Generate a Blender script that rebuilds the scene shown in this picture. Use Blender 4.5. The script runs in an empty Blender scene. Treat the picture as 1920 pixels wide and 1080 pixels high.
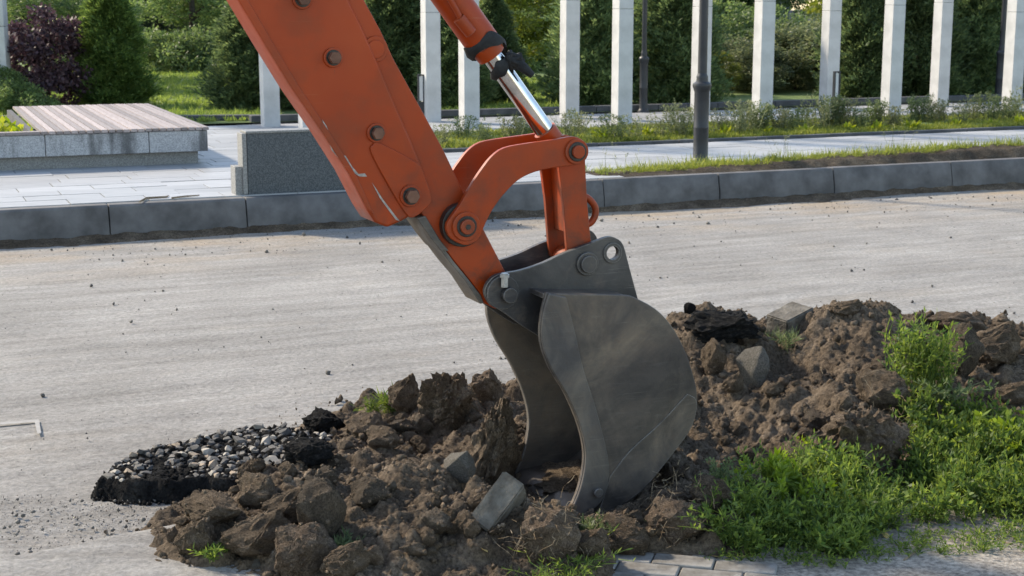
import bpy, bmesh, math, random
import numpy as np
from mathutils import Vector, Matrix, noise

R = math.radians
random.seed(7)
rng = np.random.default_rng(11)
scene = bpy.context.scene

# ------------------------------------------------------------------ camera
F_PX, CAM_H, HORIZON = 2794.0, 1.77, 12.0
PITCH = math.atan((540 - HORIZON) / F_PX)
cam_data = bpy.data.cameras.new('camera')
cam_data.sensor_width = 36.0
cam_data.lens = F_PX / 1920 * 36.0
cam_data.clip_end = 2000
cam = bpy.data.objects.new('camera', cam_data)
scene.collection.objects.link(cam)
cam.location = (0, 0, CAM_H)
cam.rotation_euler = (math.pi / 2 - PITCH, 0, 0)
scene.camera = cam
cam_data.dof.use_dof = True
cam_data.dof.focus_distance = 5.4
cam_data.dof.aperture_fstop = 10.0

# ------------------------------------------------------------------ sky and sun
SUN_EL = R(36)
SUN_AZ = math.atan2(-0.85, 0.53)          # azimuth from +Y towards +X
world = bpy.data.worlds.new('World')
scene.world = world
world.use_nodes = True
wn = world.node_tree
sky = wn.nodes.new('ShaderNodeTexSky')
sky.sky_type = 'NISHITA'
sky.sun_disc = False
sky.sun_elevation = SUN_EL
sky.sun_rotation = SUN_AZ
sky.air_density = 1.0
sky.dust_density = 0.6
wn.links.new(sky.outputs[0], wn.nodes['Background'].inputs[0])
wn.nodes['Background'].inputs[1].default_value = 0.15
sun_data = bpy.data.lights.new('sun', 'SUN')
sun_data.energy = 2.6
sun_data.angle = R(4.0)
sun_data.color = (1.0, 0.93, 0.82)
sun = bpy.data.objects.new('sun', sun_data)
scene.collection.objects.link(sun)
sd = Vector((math.sin(SUN_AZ) * math.cos(SUN_EL), math.cos(SUN_AZ) * math.cos(SUN_EL), math.sin(SUN_EL)))
sun.rotation_euler = (-sd).to_track_quat('-Z', 'Y').to_euler()
scene.view_settings.view_transform = 'Standard'
scene.view_settings.look = 'None'
scene.view_settings.gamma = 1
scene.view_settings.exposure = 1.38
scene.view_settings.use_white_balance = True
scene.view_settings.white_balance_temperature = 7400
scene.cycles.use_denoising = True
scene.cycles.max_bounces = 8

# ------------------------------------------------------------------ helpers
COL = scene.collection
def ray(x, y):
    u, v = (x - 960) / F_PX, (y - 540) / F_PX
    return Vector((u, math.cos(PITCH) - v * math.sin(PITCH), -math.sin(PITCH) - v * math.cos(PITCH)))
def G(x, y, z=0.0):
    d = ray(x, y); t = (CAM_H - z) / -d.z
    return Vector((d.x * t, d.y * t, z))
def at(x, Y):                              # world X of photo column x at distance Y
    return (x - 960) / F_PX * (Y * math.cos(PITCH) + 0.3)
TH = R(23)
E_ = Vector((math.cos(TH), math.sin(TH), 0)); N_ = Vector((-math.sin(TH), math.cos(TH), 0))
K0 = Vector((0.80, 13.03, 0))             # kerb frame: s along the kerb, t away from the camera
def ST(s, t, z=0.0): return K0 + E_ * s + N_ * t + Vector((0, 0, z))
def toST(v): d = Vector((v[0], v[1], 0)) - K0; return d.dot(E_), d.dot(N_)
PL = 0.27                                  # plaza level above the road

def tag(o, label=None, cat=None, group=None, kind=None):
    if label: o['label'] = label
    if cat: o['category'] = cat
    if group: o['group'] = group
    if kind: o['kind'] = kind
    return o
def link(name, me, mat=None, parent=None, smooth=None):
    o = bpy.data.objects.new(name, me)
    COL.objects.link(o)
    if mat is not None and me is not None and not me.materials: me.materials.append(mat)
    if parent is not None: o.parent = parent
    return o
def empty(name, loc=(0, 0, 0), rz=0.0):
    o = bpy.data.objects.new(name, None); COL.objects.link(o)
    o.location = loc; o.rotation_euler = (0, 0, rz); o.empty_display_size = 0.1
    return o
def mesh_np(name, verts, faces):
    verts = np.asarray(verts, dtype=np.float32).reshape(-1, 3); faces = np.asarray(faces, dtype=np.int32)
    n, k = faces.shape
    me = bpy.data.meshes.new(name)
    me.vertices.add(len(verts)); me.vertices.foreach_set('co', verts.ravel())
    me.loops.add(n * k); me.loops.foreach_set('vertex_index', faces.ravel())
    me.polygons.add(n); me.polygons.foreach_set('loop_start', np.arange(0, n * k, k, dtype=np.int32))
    me.update(calc_edges=True)
    return me
def smooth(me, ang=40):
    me.polygons.foreach_set('use_smooth', [True] * len(me.polygons))
    if ang < 180: me.set_sharp_from_angle(angle=R(ang))
    return me
class MB:
    def __init__(s): s.v = []; s.f = []
    def add(s, v, f):
        b = len(s.v); s.v += [tuple(p) for p in v]; s.f += [tuple(i + b for i in q) for q in f]; return s
    def box(s, c, d, rz=0.0, M=None):
        hx, hy, hz = d[0] / 2, d[1] / 2, d[2] / 2
        vs = [Vector((x, y, z)) for z in (-hz, hz) for x, y in ((-hx, -hy), (hx, -hy), (hx, hy), (-hx, hy))]
        M = M or Matrix.Rotation(rz, 4, 'Z')
        return s.add([M @ v + Vector(c) for v in vs], [(0, 3, 2, 1), (4, 5, 6, 7), (0, 1, 5, 4), (1, 2, 6, 5), (2, 3, 7, 6), (3, 0, 4, 7)])
    def tube(s, pts, rad, seg=8, cap=True):
        pts = [Vector(p) for p in pts]
        if not hasattr(rad, '__len__'): rad = [rad] * len(pts)
        vs = []; up = None
        for i, p in enumerate(pts):
            d = (pts[min(i + 1, len(pts) - 1)] - pts[max(i - 1, 0)])
            d = d.normalized() if d.length > 1e-9 else Vector((0, 0, 1))
            if up is None: up = Vector((0, 0, 1)) if abs(d.z) < 0.9 else Vector((1, 0, 0))
            a = (up - d * up.dot(d))
            a = a.normalized() if a.length > 1e-6 else d.orthogonal().normalized()
            b = d.cross(a); up = a
            vs += [p + (a * math.cos(2 * math.pi * k / seg) + b * math.sin(2 * math.pi * k / seg)) * rad[i] for k in range(seg)]
        fs = [(i * seg + k, i * seg + (k + 1) % seg, (i + 1) * seg + (k + 1) % seg, (i + 1) * seg + k) for i in range(len(pts) - 1) for k in range(seg)]
        if cap: fs += [tuple(reversed(range(seg))), tuple((len(pts) - 1) * seg + k for k in range(seg))]
        return s.add(vs, fs)
    def lathe(s, prof, seg=20, o=(0, 0, 0)):
        vs = [(o[0] + r * math.cos(2 * math.pi * k / seg), o[1] + r * math.sin(2 * math.pi * k / seg), o[2] + z) for r, z in prof for k in range(seg)]
        fs = [(i * seg + k, i * seg + (k + 1) % seg, (i + 1) * seg + (k + 1) % seg, (i + 1) * seg + k) for i in range(len(prof) - 1) for k in range(seg)]
        fs += [tuple(reversed(range(seg))), tuple((len(prof) - 1) * seg + k for k in range(seg))]
        return s.add(vs, fs)
    def me(s, name, ang=None):
        m = bpy.data.meshes.new(name); m.from_pydata(s.v, [], s.f); m.update()
        if ang: smooth(m, ang)
        return m
    def build(s, name, mat, parent=None, ang=None, bevel=None):
        o = link(name, s.me(name, ang), mat, parent)
        if bevel: add_bevel(o, bevel)
        return o
def add_bevel(o, w, seg=2):
    b = o.modifiers.new('bevel', 'BEVEL'); b.width = w; b.segments = seg; b.limit_method = 'ANGLE'; b.angle_limit = R(35)
    b.harden_normals = True
    o.data.polygons.foreach_set('use_smooth', [True] * len(o.data.polygons))
    o.data.set_sharp_from_angle(angle=R(35))
def copy_tree(o, parent=None):
    c = o.copy(); COL.objects.link(c); c.parent = parent
    for ch in list(o.children): copy_tree(ch, c)
    return c

# vectorised 2-D value noise
_perm = rng.random((256, 256))
def vnoise(x, y):
    xi = np.floor(x).astype(int); yi = np.floor(y).astype(int); fx = x - xi; fy = y - yi
    fx = fx * fx * (3 - 2 * fx); fy = fy * fy * (3 - 2 * fy)
    a = _perm[xi % 256, yi % 256]; b = _perm[(xi + 1) % 256, yi % 256]; c = _perm[xi % 256, (yi + 1) % 256]; d = _perm[(xi + 1) % 256, (yi + 1) % 256]
    return (a * (1 - fx) + b * fx) * (1 - fy) + (c * (1 - fx) + d * fx) * fy - 0.5
def fbm(x, y, o=5, g=0.5):
    r = 0; a = 1.0
    for i in range(o): r = r + a * vnoise(x + 17.3 * i, y + 9.1 * i); x = x * 2.03; y = y * 2.03; a *= g
    return r

# ------------------------------------------------------------------ materials
def nodes(name):
    m = bpy.data.materials.new(name); m.use_nodes = True
    nt = m.node_tree; return m, nt, nt.nodes['Principled BSDF']
def N(nt, t, **kw):
    n = nt.nodes.new(t)
    for k, v in kw.items():
        if k in n.inputs.keys() if isinstance(k, str) else False: n.inputs[k].default_value = v
        else: setattr(n, k, v)
    return n
def coords(nt, kind='Object', scale=(1, 1, 1), rz=0.0):
    tc = N(nt, 'ShaderNodeTexCoord')
    mp = N(nt, 'ShaderNodeMapping'); mp.inputs['Scale'].default_value = scale; mp.inputs['Rotation'].default_value = (0, 0, rz)
    nt.links.new(tc.outputs[kind], mp.inputs[0]); return mp.outputs[0]
def tex(nt, co, scale, detail=6, rough=0.6, dist=0.0):
    t = N(nt, 'ShaderNodeTexNoise'); t.inputs['Scale'].default_value = scale; t.inputs['Detail'].default_value = detail
    t.inputs['Roughness'].default_value = rough; t.inputs['Distortion'].default_value = dist
    nt.links.new(co, t.inputs['Vector']); return t.outputs['Fac']
def ramp(nt, fac, stops):
    r = N(nt, 'ShaderNodeValToRGB'); e = r.color_ramp.elements
    while len(e) < len(stops): e.new(0.5)
    for el, (p, c) in zip(e, stops):
        el.position = p; el.color = (c, c, c, 1) if not hasattr(c, '__len__') else (*c, 1)
    nt.links.new(fac, r.inputs[0]); return r.outputs[0]
def mix(nt, fac, a, b, mode='MIX'):
    m = N(nt, 'ShaderNodeMix'); m.data_type = 'RGBA'; m.blend_type = mode
    for s, v in ((0, fac), (6, a), (7, b)):
        if hasattr(v, 'is_linked'): nt.links.new(v, m.inputs[s])
        elif s == 0: m.inputs[0].default_value = v
        else: m.inputs[s].default_value = (*v, 1)
    return m.outputs[2]
def bump(nt, bsdf, h, strength, dist=0.01, prev=None):
    b = N(nt, 'ShaderNodeBump'); b.inputs['Strength'].default_value = strength; b.inputs['Distance'].default_value = dist
    nt.links.new(h, b.inputs['Height'])
    if prev is not None: nt.links.new(prev, b.inputs['Normal'])
    nt.links.new(b.outputs[0], bsdf.inputs['Normal']); return b.outputs[0]
def simple(name, c0, c1, scale=8, rough=0.7, bscale=60, bstr=0.3, bdist=0.004, metal=0.0, spec=0.4, kind='Object', stops=(0.35, 0.68), detail=7):
    m, nt, b = nodes(name); co = coords(nt, kind)
    nt.links.new(ramp(nt, tex(nt, co, scale, detail), [(stops[0], c0), (stops[1], c1)]), b.inputs['Base Color'])
    b.inputs['Roughness'].default_value = rough; b.inputs['Metallic'].default_value = metal; b.inputs['Specular IOR Level'].default_value = spec
    if bstr: bump(nt, b, tex(nt, co, bscale, 5), bstr, bdist)
    return m
def leafmat(name, c0, c1, trans=0.45, rough=0.5, tcol=None, dark=None):
    m, nt, b = nodes(name)
    g = N(nt, 'ShaderNodeNewGeometry')
    oi = N(nt, 'ShaderNodeObjectInfo')
    stops = [(0.0, c0), (1.0, c1)]
    col = ramp(nt, g.outputs['Random Per Island'], stops)
    hsv = N(nt, 'ShaderNodeHueSaturation'); mr = N(nt, 'ShaderNodeMapRange'); mr.inputs[3].default_value = 0.8; mr.inputs[4].default_value = 1.2
    nt.links.new(oi.outputs['Random'], mr.inputs[0]); nt.links.new(mr.outputs[0], hsv.inputs['Value']); nt.links.new(col, hsv.inputs['Color'])
    nt.links.new(hsv.outputs[0], b.inputs['Base Color']); b.inputs['Roughness'].default_value = rough; b.inputs['Specular IOR Level'].default_value = 0.3
    t = N(nt, 'ShaderNodeBsdfTranslucent')
    hs2 = N(nt, 'ShaderNodeHueSaturation'); hs2.inputs['Value'].default_value = 1.5; hs2.inputs['Hue'].default_value = 0.485; hs2.inputs['Saturation'].default_value = 1.1
    nt.links.new(hsv.outputs[0], hs2.inputs['Color']); nt.links.new(hs2.outputs[0], t.inputs[0])
    mx = N(nt, 'ShaderNodeMixShader'); mx.inputs[0].default_value = trans
    nt.links.new(b.outputs[0], mx.inputs[1]); nt.links.new(t.outputs[0], mx.inputs[2])
    nt.links.new(mx.outputs[0], nt.nodes['Material Output'].inputs['Surface'])
    return m

def edge_mask(nt, r=0.006, lo=0.02, hi=0.16):
    bv = N(nt, 'ShaderNodeBevel'); bv.samples = 4; bv.inputs['Radius'].default_value = r
    g = N(nt, 'ShaderNodeNewGeometry'); d = N(nt, 'ShaderNodeVectorMath', operation='DOT_PRODUCT')
    nt.links.new(bv.outputs[0], d.inputs[0]); nt.links.new(g.outputs['Normal'], d.inputs[1])
    m = N(nt, 'ShaderNodeMapRange'); m.inputs[1].default_value = 1 - lo; m.inputs[2].default_value = 1 - hi
    nt.links.new(d.outputs['Value'], m.inputs[0]); return m.outputs[0]
def mul(nt, a, b):
    m = N(nt, 'ShaderNodeMath', operation='MULTIPLY')
    for k, v in ((0, a), (1, b)):
        if hasattr(v, 'is_linked'): nt.links.new(v, m.inputs[k])
        else: m.inputs[k].default_value = v
    return m.outputs[0]
def scratches(nt, amt, ang=(24, -47), thr=(0.655, 0.69)):
    tot = None
    for k, a in enumerate(ang):
        c = coords(nt, 'Object', (2.5 + k, 2.5, 130)); c.node.inputs['Rotation'].default_value = (0, R(a), 0); c.node.inputs['Location'].default_value = (k * 3.1, 0, 0)
        f = ramp(nt, tex(nt, c, 1.4, 3, 0.5, 0.15), [(thr[0], 0.0), (thr[1], amt)])
        tot = f if tot is None else mix(nt, 1.0, tot, f, 'LIGHTEN')
    area = ramp(nt, tex(nt, coords(nt, 'Object'), 3.1, 4, 0.6), [(0.48, 0.0), (0.62, 1.0)])
    return mul(nt, tot, area)
def make_orange(name, dirt=0.5):
    m, nt, b = nodes(name); co = coords(nt, 'Object')
    base = ramp(nt, tex(nt, co, 2.2, 4), [(0.3, (0.285, 0.032, 0.0025)), (0.7, (0.37, 0.045, 0.004))])
    big = tex(nt, co, 5, 8, 0.65)
    dm = ramp(nt, big, [(0.54 - dirt * 0.12, 0.0), (0.80, 0.6)])
    c = mix(nt, dm, base, (0.12, 0.050, 0.025))
    co2 = coords(nt, 'Object', (1, 1, 0.22))
    spk = ramp(nt, tex(nt, co2, 42, 8, 0.7), [(0.66 - 0.05 * dirt, 0.0), (0.74, 0.65)])
    c = mix(nt, spk, c, (0.07, 0.035, 0.02))
    dust = ramp(nt, tex(nt, co, 1.7, 7, 0.6), [(0.50, 0.0), (0.75, 0.22)])
    c = mix(nt, dust, c, (0.24, 0.12, 0.06))
    sp = N(nt, 'ShaderNodeSeparateXYZ'); nt.links.new(co.node.inputs[0].links[0].from_socket, sp.inputs[0])
    zr = N(nt, 'ShaderNodeMapRange'); zr.inputs[1].default_value = 1.45; zr.inputs[2].default_value = 0.75; nt.links.new(sp.outputs['Z'], zr.inputs[0])
    gr = mul(nt, zr.outputs[0], ramp(nt, tex(nt, co, 9, 8, 0.7, 0.5), [(0.43, 0.0), (0.62, 0.85)]))
    c = mix(nt, gr, c, (0.055, 0.032, 0.022))
    c = mix(nt, scratches(nt, 0.35, (64, -35), (0.69, 0.73)), c, (0.40, 0.16, 0.09))
    chip = mul(nt, edge_mask(nt), ramp(nt, tex(nt, co, 22, 6, 0.7), [(0.42, 0.0), (0.60, 0.7)]))
    c = mix(nt, chip, c, (0.20, 0.13, 0.10))
    nt.links.new(c, b.inputs['Base Color'])
    nt.links.new(ramp(nt, big, [(0.3, 0.30), (0.7, 0.58)]), b.inputs['Roughness'])
    b.inputs['Specular IOR Level'].default_value = 0.28
    bump(nt, b, tex(nt, co, 90, 4), 0.12, 0.002)
    return m
def make_steel(name, base0=(0.046, 0.040, 0.036), base1=(0.112, 0.097, 0.083), dust=0.5, dcol=(0.17, 0.135, 0.105)):
    m, nt, b = nodes(name); co = coords(nt, 'Object')
    base = ramp(nt, tex(nt, co, 3.5, 8, 0.6, 0.6), [(0.35, base0), (0.68, base1)])
    d = ramp(nt, tex(nt, co, 4.5, 9, 0.7, 0.8), [(0.62 - 0.20 * dust, 0.0), (0.80 - 0.1 * dust, 0.8)])
    c = mix(nt, d, base, dcol)
    co2 = coords(nt, 'Object', (3, 3, 22), 0); mp = co2.node; mp.inputs['Rotation'].default_value = (0, R(52), 0)
    scr = ramp(nt, tex(nt, co2, 2.5, 6, 0.7, 0.2), [(0.56, 0.0), (0.72, 0.28)])
    c = mix(nt, scr, c, (0.21, 0.19, 0.165))
    rst = ramp(nt, tex(nt, co, 14, 8, 0.7), [(0.60, 0.0), (0.74, 0.55)])
    c = mix(nt, rst, c, (0.11, 0.065, 0.04))
    cloud = ramp(nt, tex(nt, co, 2.4, 6, 0.6, 1.2), [(0.36, (0.20, 0.20, 0.23)), (0.62, (0.74, 0.69, 0.62))])
    c = mix(nt, 0.8, c, cloud, 'OVERLAY')
    c = mix(nt, scratches(nt, 0.35, (58, -30), (0.66, 0.71)), c, (0.24, 0.22, 0.195))
    wear = mul(nt, edge_mask(nt, 0.007), ramp(nt, tex(nt, co, 18, 6, 0.7), [(0.35, 0.15), (0.60, 0.75)]))
    c = mix(nt, wear, c, (0.33, 0.31, 0.285))
    nt.links.new(c, b.inputs['Base Color'])
    b.inputs['Metallic'].default_value = 0.2
    nt.links.new(ramp(nt, d, [(0.0, 0.48), (0.7, 0.85)]), b.inputs['Roughness'])
    bump(nt, b, tex(nt, co, 45, 8, 0.7), 0.35, 0.004)
    return m
def make_soil(name, c0, c1, c2, kind='Object', scale=5, b=0.9):
    m, nt, bs = nodes(name); co = coords(nt, kind)
    n1 = tex(nt, co, scale, 9, 0.68)
    c = ramp(nt, n1, [(0.30, c0), (0.52, c1), (0.74, c2)])
    n2 = tex(nt, co, scale * 14, 6, 0.7)
    c = mix(nt, 0.85, c, ramp(nt, n2, [(0.34, (0.18, 0.17, 0.16)), (0.66, (0.84, 0.82, 0.79))]), 'OVERLAY')
    oi = N(nt, 'ShaderNodeObjectInfo'); hs = N(nt, 'ShaderNodeHueSaturation'); mr = N(nt, 'ShaderNodeMapRange'); mr.inputs[3].default_value = 0.75; mr.inputs[4].default_value = 1.35
    nt.links.new(oi.outputs['Random'], mr.inputs[0]); nt.links.new(mr.outputs[0], hs.inputs['Value']); nt.links.new(c, hs.inputs['Color'])
    nt.links.new(hs.outputs[0], bs.inputs['Base Color']); bs.inputs['Roughness'].default_value = 0.95; bs.inputs['Specular IOR Level'].default_value = 0.15
    p = bump(nt, bs, n2, b, 0.025 if scale > 3 else 0.09)
    bump(nt, bs, tex(nt, co, scale * 45, 4, 0.7), b * 0.8, 0.006 if scale > 3 else 0.04, p)
    return m

M = {}
M['orange'] = make_orange('orange_paint', 0.35)
M['orange_dirty'] = make_orange('orange_paint_dirty', 1.0)
M['steel'] = make_steel('bucket_steel', dust=0.95, dcol=(0.205, 0.160, 0.120))
M['steel_dusty'] = make_steel('dusty_steel', (0.07, 0.065, 0.06), (0.13, 0.12, 0.11), 0.9)
M['ear_steel'] = make_steel('bracket_steel', (0.030, 0.030, 0.032), (0.072, 0.070, 0.070), 0.35)
M['grease'] = simple('greasy_black', (0.008, 0.007, 0.007), (0.03, 0.026, 0.024), 12, 0.35, 50, 0.4)
M['rust'] = simple('rusty_bolt', (0.10, 0.045, 0.028), (0.20, 0.10, 0.065), 20, 0.65, 80, 0.4, metal=0.3)
M['bright'] = simple('polished_lip', (0.040, 0.030, 0.023), (0.11, 0.092, 0.078), 7, 0.5, 60, 0.3, metal=0.25)
M['zinc'] = simple('zinc', (0.22, 0.23, 0.235), (0.40, 0.41, 0.42), 30, 0.4, 80, 0.2, metal=0.8)
M['chrome'] = simple('chrome_rod', (0.42, 0.42, 0.42), (0.70, 0.69, 0.68), 8, 0.15, 40, 0.0, metal=1.0)
M['scratch'] = simple('scratched_steel', (0.22, 0.20, 0.19), (0.40, 0.37, 0.35), 60, 0.5, 80, 0.3, metal=0.5)
M['rubber'] = simple('black_rag', (0.008, 0.009, 0.010), (0.028, 0.030, 0.032), 18, 0.8, 140, 0.6)
M['soil'] = make_soil('dug_soil', (0.064, 0.048, 0.034), (0.138, 0.106, 0.077), (0.245, 0.195, 0.146))
M['clod'] = make_soil('clod_soil', (0.070, 0.052, 0.037), (0.150, 0.116, 0.084), (0.265, 0.210, 0.158), scale=1.3, b=1.0)
M['clod_dry'] = make_soil('dry_clod_soil', (0.09, 0.066, 0.048), (0.17, 0.13, 0.098), (0.30, 0.245, 0.185), scale=1.4, b=1.0)
M['clod_grey'] = make_soil('grey_clod', (0.060, 0.048, 0.037), (0.124, 0.101, 0.078), (0.212, 0.176, 0.140), scale=1.3, b=0.9)
M['asphalt_dark'] = make_soil('tar_asphalt', (0.006, 0.006, 0.007), (0.015, 0.015, 0.015), (0.065, 0.060, 0.054), scale=9, b=1.0)
M['concrete'] = simple('concrete', (0.080, 0.068, 0.053), (0.19, 0.172, 0.142), 14, 0.9, 60, 0.9, 0.01)
M['kerb'] = simple('kerb_concrete', (0.072, 0.070, 0.069), (0.142, 0.139, 0.139), 4.5, 0.85, 140, 0.25, kind='Object')
M['kerb_dark'] = simple('edging_concrete', (0.05, 0.053, 0.058), (0.09, 0.093, 0.10), 6, 0.85, 120, 0.25)
M['white'] = simple('white_painted_concrete', (0.36, 0.36, 0.355), (0.50, 0.50, 0.495), 3.5, 0.75, 60, 0.25, stops=(0.25, 0.6))
M['pole'] = simple('dark_pole_paint', (0.014, 0.016, 0.020), (0.028, 0.031, 0.037), 6, 0.45, 60, 0.1)
M['glass_white'] = simple('opal_diffuser', (0.55, 0.57, 0.58), (0.66, 0.67, 0.68), 6, 0.3, 60, 0.0)
M['lawn'] = simple('lawn_soil', (0.075, 0.12, 0.03), (0.14, 0.185, 0.055), 1.5, 0.9, 30, 0.8, 0.02)
M['earth'] = make_soil('verge_earth', (0.045, 0.035, 0.026), (0.10, 0.080, 0.060), (0.18, 0.15, 0.115))
M['sand'] = make_soil('sandy_ground', (0.15, 0.135, 0.118), (0.215, 0.195, 0.172), (0.29, 0.27, 0.24), scale=4, b=0.5)
M['bark'] = simple('bark', (0.03, 0.024, 0.018), (0.09, 0.072, 0.055), 14, 0.95, 40, 0.8)
M['roof'] = simple('slate_roof', (0.045, 0.055, 0.085), (0.07, 0.082, 0.115), 5, 0.7, 20, 0.2)
M['siding'] = simple('pale_siding', (0.42, 0.42, 0.44), (0.52, 0.52, 0.53), 3, 0.8, 20, 0.1)
M['dryleaf'] = simple('dry_leaf', (0.42, 0.27, 0.09), (0.58, 0.42, 0.17), 20, 0.8, 60, 0.2)
M['twig'] = simple('dry_twig', (0.14, 0.10, 0.065), (0.30, 0.23, 0.155), 20, 0.9, 60, 0.3)
M['mark'] = simple('worn_road_paint', (0.23, 0.22, 0.205), (0.31, 0.30, 0.285), 30, 0.8, 60, 0.2)
L_ = leafmat
M['thuja'] = L_('thuja_foliage', (0.055, 0.10, 0.05), (0.175, 0.235, 0.095), 0.48)
M['thuja_l'] = L_('light_thuja_foliage', (0.05, 0.10, 0.03), (0.155, 0.22, 0.06), 0.45)
M['leaf_mid'] = L_('mid_green_leaves', (0.065, 0.115, 0.045), (0.175, 0.24, 0.085), 0.5)
M['leaf_dark'] = L_('dark_green_leaves', (0.055, 0.092, 0.060), (0.15, 0.20, 0.11), 0.48)
M['leaf_yel'] = L_('yellow_green_leaves', (0.06, 0.095, 0.018), (0.19, 0.21, 0.040), 0.5)
M['leaf_grey'] = L_('grey_green_leaves', (0.075, 0.105, 0.052), (0.19, 0.215, 0.11), 0.45)
M['purple'] = L_('purple_leaves', (0.024, 0.013, 0.020), (0.12, 0.070, 0.080), 0.25)
M['hosta'] = L_('yellow_planter_leaves', (0.13, 0.20, 0.025), (0.30, 0.33, 0.045), 0.5)
M['grass'] = L_('grass_blades', (0.09, 0.135, 0.025), (0.25, 0.27, 0.070), 0.5)
M['lawn_blades'] = L_('lawn_blades', (0.11, 0.175, 0.04), (0.22, 0.28, 0.08), 0.5)
M['weed'] = L_('knotweed_leaves', (0.042, 0.088, 0.024), (0.175, 0.235, 0.052), 0.52)
M['weed_bright'] = L_('bright_dock_leaves', (0.10, 0.17, 0.02), (0.20, 0.27, 0.045), 0.5)
M['weed_blue'] = L_('blue_green_weed', (0.060, 0.092, 0.042), (0.15, 0.185, 0.085), 0.45)
M['tuft'] = L_('grey_weed_tuft', (0.075, 0.10, 0.042), (0.24, 0.25, 0.14), 0.45)
M['straw'] = L_('dry_roots', (0.14, 0.105, 0.065), (0.30, 0.24, 0.155), 0.3)
for nm, c0, c1 in (('stone_white', (0.24, 0.215, 0.18), (0.40, 0.365, 0.31)), ('stone_grey', (0.095, 0.086, 0.074), (0.20, 0.182, 0.158)),
                   ('stone_tan', (0.22, 0.17, 0.12), (0.36, 0.28, 0.20)), ('stone_dark', (0.035, 0.034, 0.033), (0.09, 0.087, 0.083))):
    M[nm] = simple(nm, c0, c1, 25, 0.8, 90, 0.4)

def make_road(kerb=True):
    m, nt, b = nodes('dusty_road'); co = coords(nt, 'Object')
    st = coords(nt, 'Object', (0.35, 3.2, 1))
    c = ramp(nt, tex(nt, co, 0.9, 8, 0.62), [(0.30, (0.220, 0.210, 0.196)), (0.68, (0.318, 0.306, 0.288))])
    streak = ramp(nt, tex(nt, st, 2.2, 8, 0.66), [(0.32, (0.36, 0.35, 0.34)), (0.66, (0.60, 0.60, 0.60))])
    c = mix(nt, 0.8, c, streak, 'OVERLAY')
    patch = ramp(nt, tex(nt, coords(nt, 'Object', (0.5, 1.0, 1)), 0.8, 6, 0.6), [(0.55, 0.0), (0.74, 0.35)])
    c = mix(nt, patch, c, (0.32, 0.26, 0.185))
    sx_ = N(nt, 'ShaderNodeSeparateXYZ'); nt.links.new(co.node.inputs[0].links[0].from_socket, sx_.inputs[0])
    kr = N(nt, 'ShaderNodeMapRange'); kr.inputs[1].default_value = -1.9; kr.inputs[2].default_value = -0.5; nt.links.new(sx_.outputs['Y'], kr.inputs[0])
    if kerb: c = mix(nt, mul(nt, kr.outputs[0], ramp(nt, tex(nt, coords(nt, 'Object', (0.5, 1.2, 1)), 1.3, 7, 0.65), [(0.44, 0.0), (0.66, 0.7)])), c, (0.36, 0.27, 0.175))
    grit = tex(nt, co, 42, 8, 0.8)
    c = mix(nt, 0.5, c, ramp(nt, grit, [(0.34, (0.12, 0.12, 0.12)), (0.5, (0.5, 0.5, 0.5)), (0.68, (0.88, 0.88, 0.88))]), 'OVERLAY')
    nt.links.new(c, b.inputs['Base Color']); b.inputs['Roughness'].default_value = 0.85; b.inputs['Specular IOR Level'].default_value = 0.25
    p = bump(nt, b, grit, 0.8, 0.016)
    bump(nt, b, tex(nt, st, 9, 8, 0.7), 0.5, 0.015, p)
    return m
M['road'] = make_road(); M['old_road'] = make_road(False)
def make_paving():
    m, nt, b = nodes('paving_slab_concrete'); co = coords(nt, 'Object')
    oi = N(nt, 'ShaderNodeObjectInfo'); g = N(nt, 'ShaderNodeNewGeometry')
    c = ramp(nt, tex(nt, coords(nt, 'Generated'), 3, 7), [(0.3, (0.28, 0.285, 0.29)), (0.7, (0.36, 0.362, 0.365))])
    ad = N(nt, 'ShaderNodeMath', operation='ADD'); fr = N(nt, 'ShaderNodeMath', operation='FRACT')
    nt.links.new(oi.outputs['Random'], ad.inputs[0]); nt.links.new(g.outputs['Random Per Island'], ad.inputs[1]); nt.links.new(ad.outputs[0], fr.inputs[0])
    hs = N(nt, 'ShaderNodeHueSaturation'); mr = N(nt, 'ShaderNodeMapRange'); mr.inputs[3].default_value = 0.86; mr.inputs[4].default_value = 1.12
    nt.links.new(fr.outputs[0], mr.inputs[0]); nt.links.new(mr.outputs[0], hs.inputs['Value']); nt.links.new(c, hs.inputs['Color'])
    nt.links.new(hs.outputs[0], b.inputs['Base Color']); b.inputs['Roughness'].default_value = 0.5; b.inputs['Specular IOR Level'].default_value = 0.5
    bump(nt, b, tex(nt, co, 80, 4), 0.15, 0.003)
    return m
M['paving'] = make_paving()
def make_granite(name, c0, c1, sc=110, stain=True):
    m, nt, b = nodes(name); co = coords(nt, 'Object')
    v = N(nt, 'ShaderNodeTexVoronoi'); v.inputs['Scale'].default_value = sc; nt.links.new(co, v.inputs['Vector'])
    c = mix(nt, ramp(nt, v.outputs['Color'], [(0.30, 0.0), (0.75, 1.0)]), c0, c1)
    if stain:
        s = ramp(nt, tex(nt, coords(nt, 'Object', (2.2, 2.2, 0.5)), 1.6, 7), [(0.50, 0.0), (0.62, 0.8)])
        c = mix(nt, s, c, (0.035, 0.036, 0.036))
    nt.links.new(c, b.inputs['Base Color']); b.inputs['Roughness'].default_value = 0.6
    bump(nt, b, v.outputs['Distance'], 0.2, 0.003); return m
M['granite'] = make_granite('grey_granite', (0.24, 0.245, 0.25), (0.44, 0.44, 0.445), 150)
M['granite_dark'] = make_granite('dark_granite', (0.030, 0.038, 0.044), (0.085, 0.098, 0.106), 150, False)
M['granite_side'] = make_granite('lighter_granite', (0.15, 0.15, 0.145), (0.26, 0.26, 0.25), 150, False)  # lighter grey granite; also paints the sunlit end of the dark block
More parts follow.
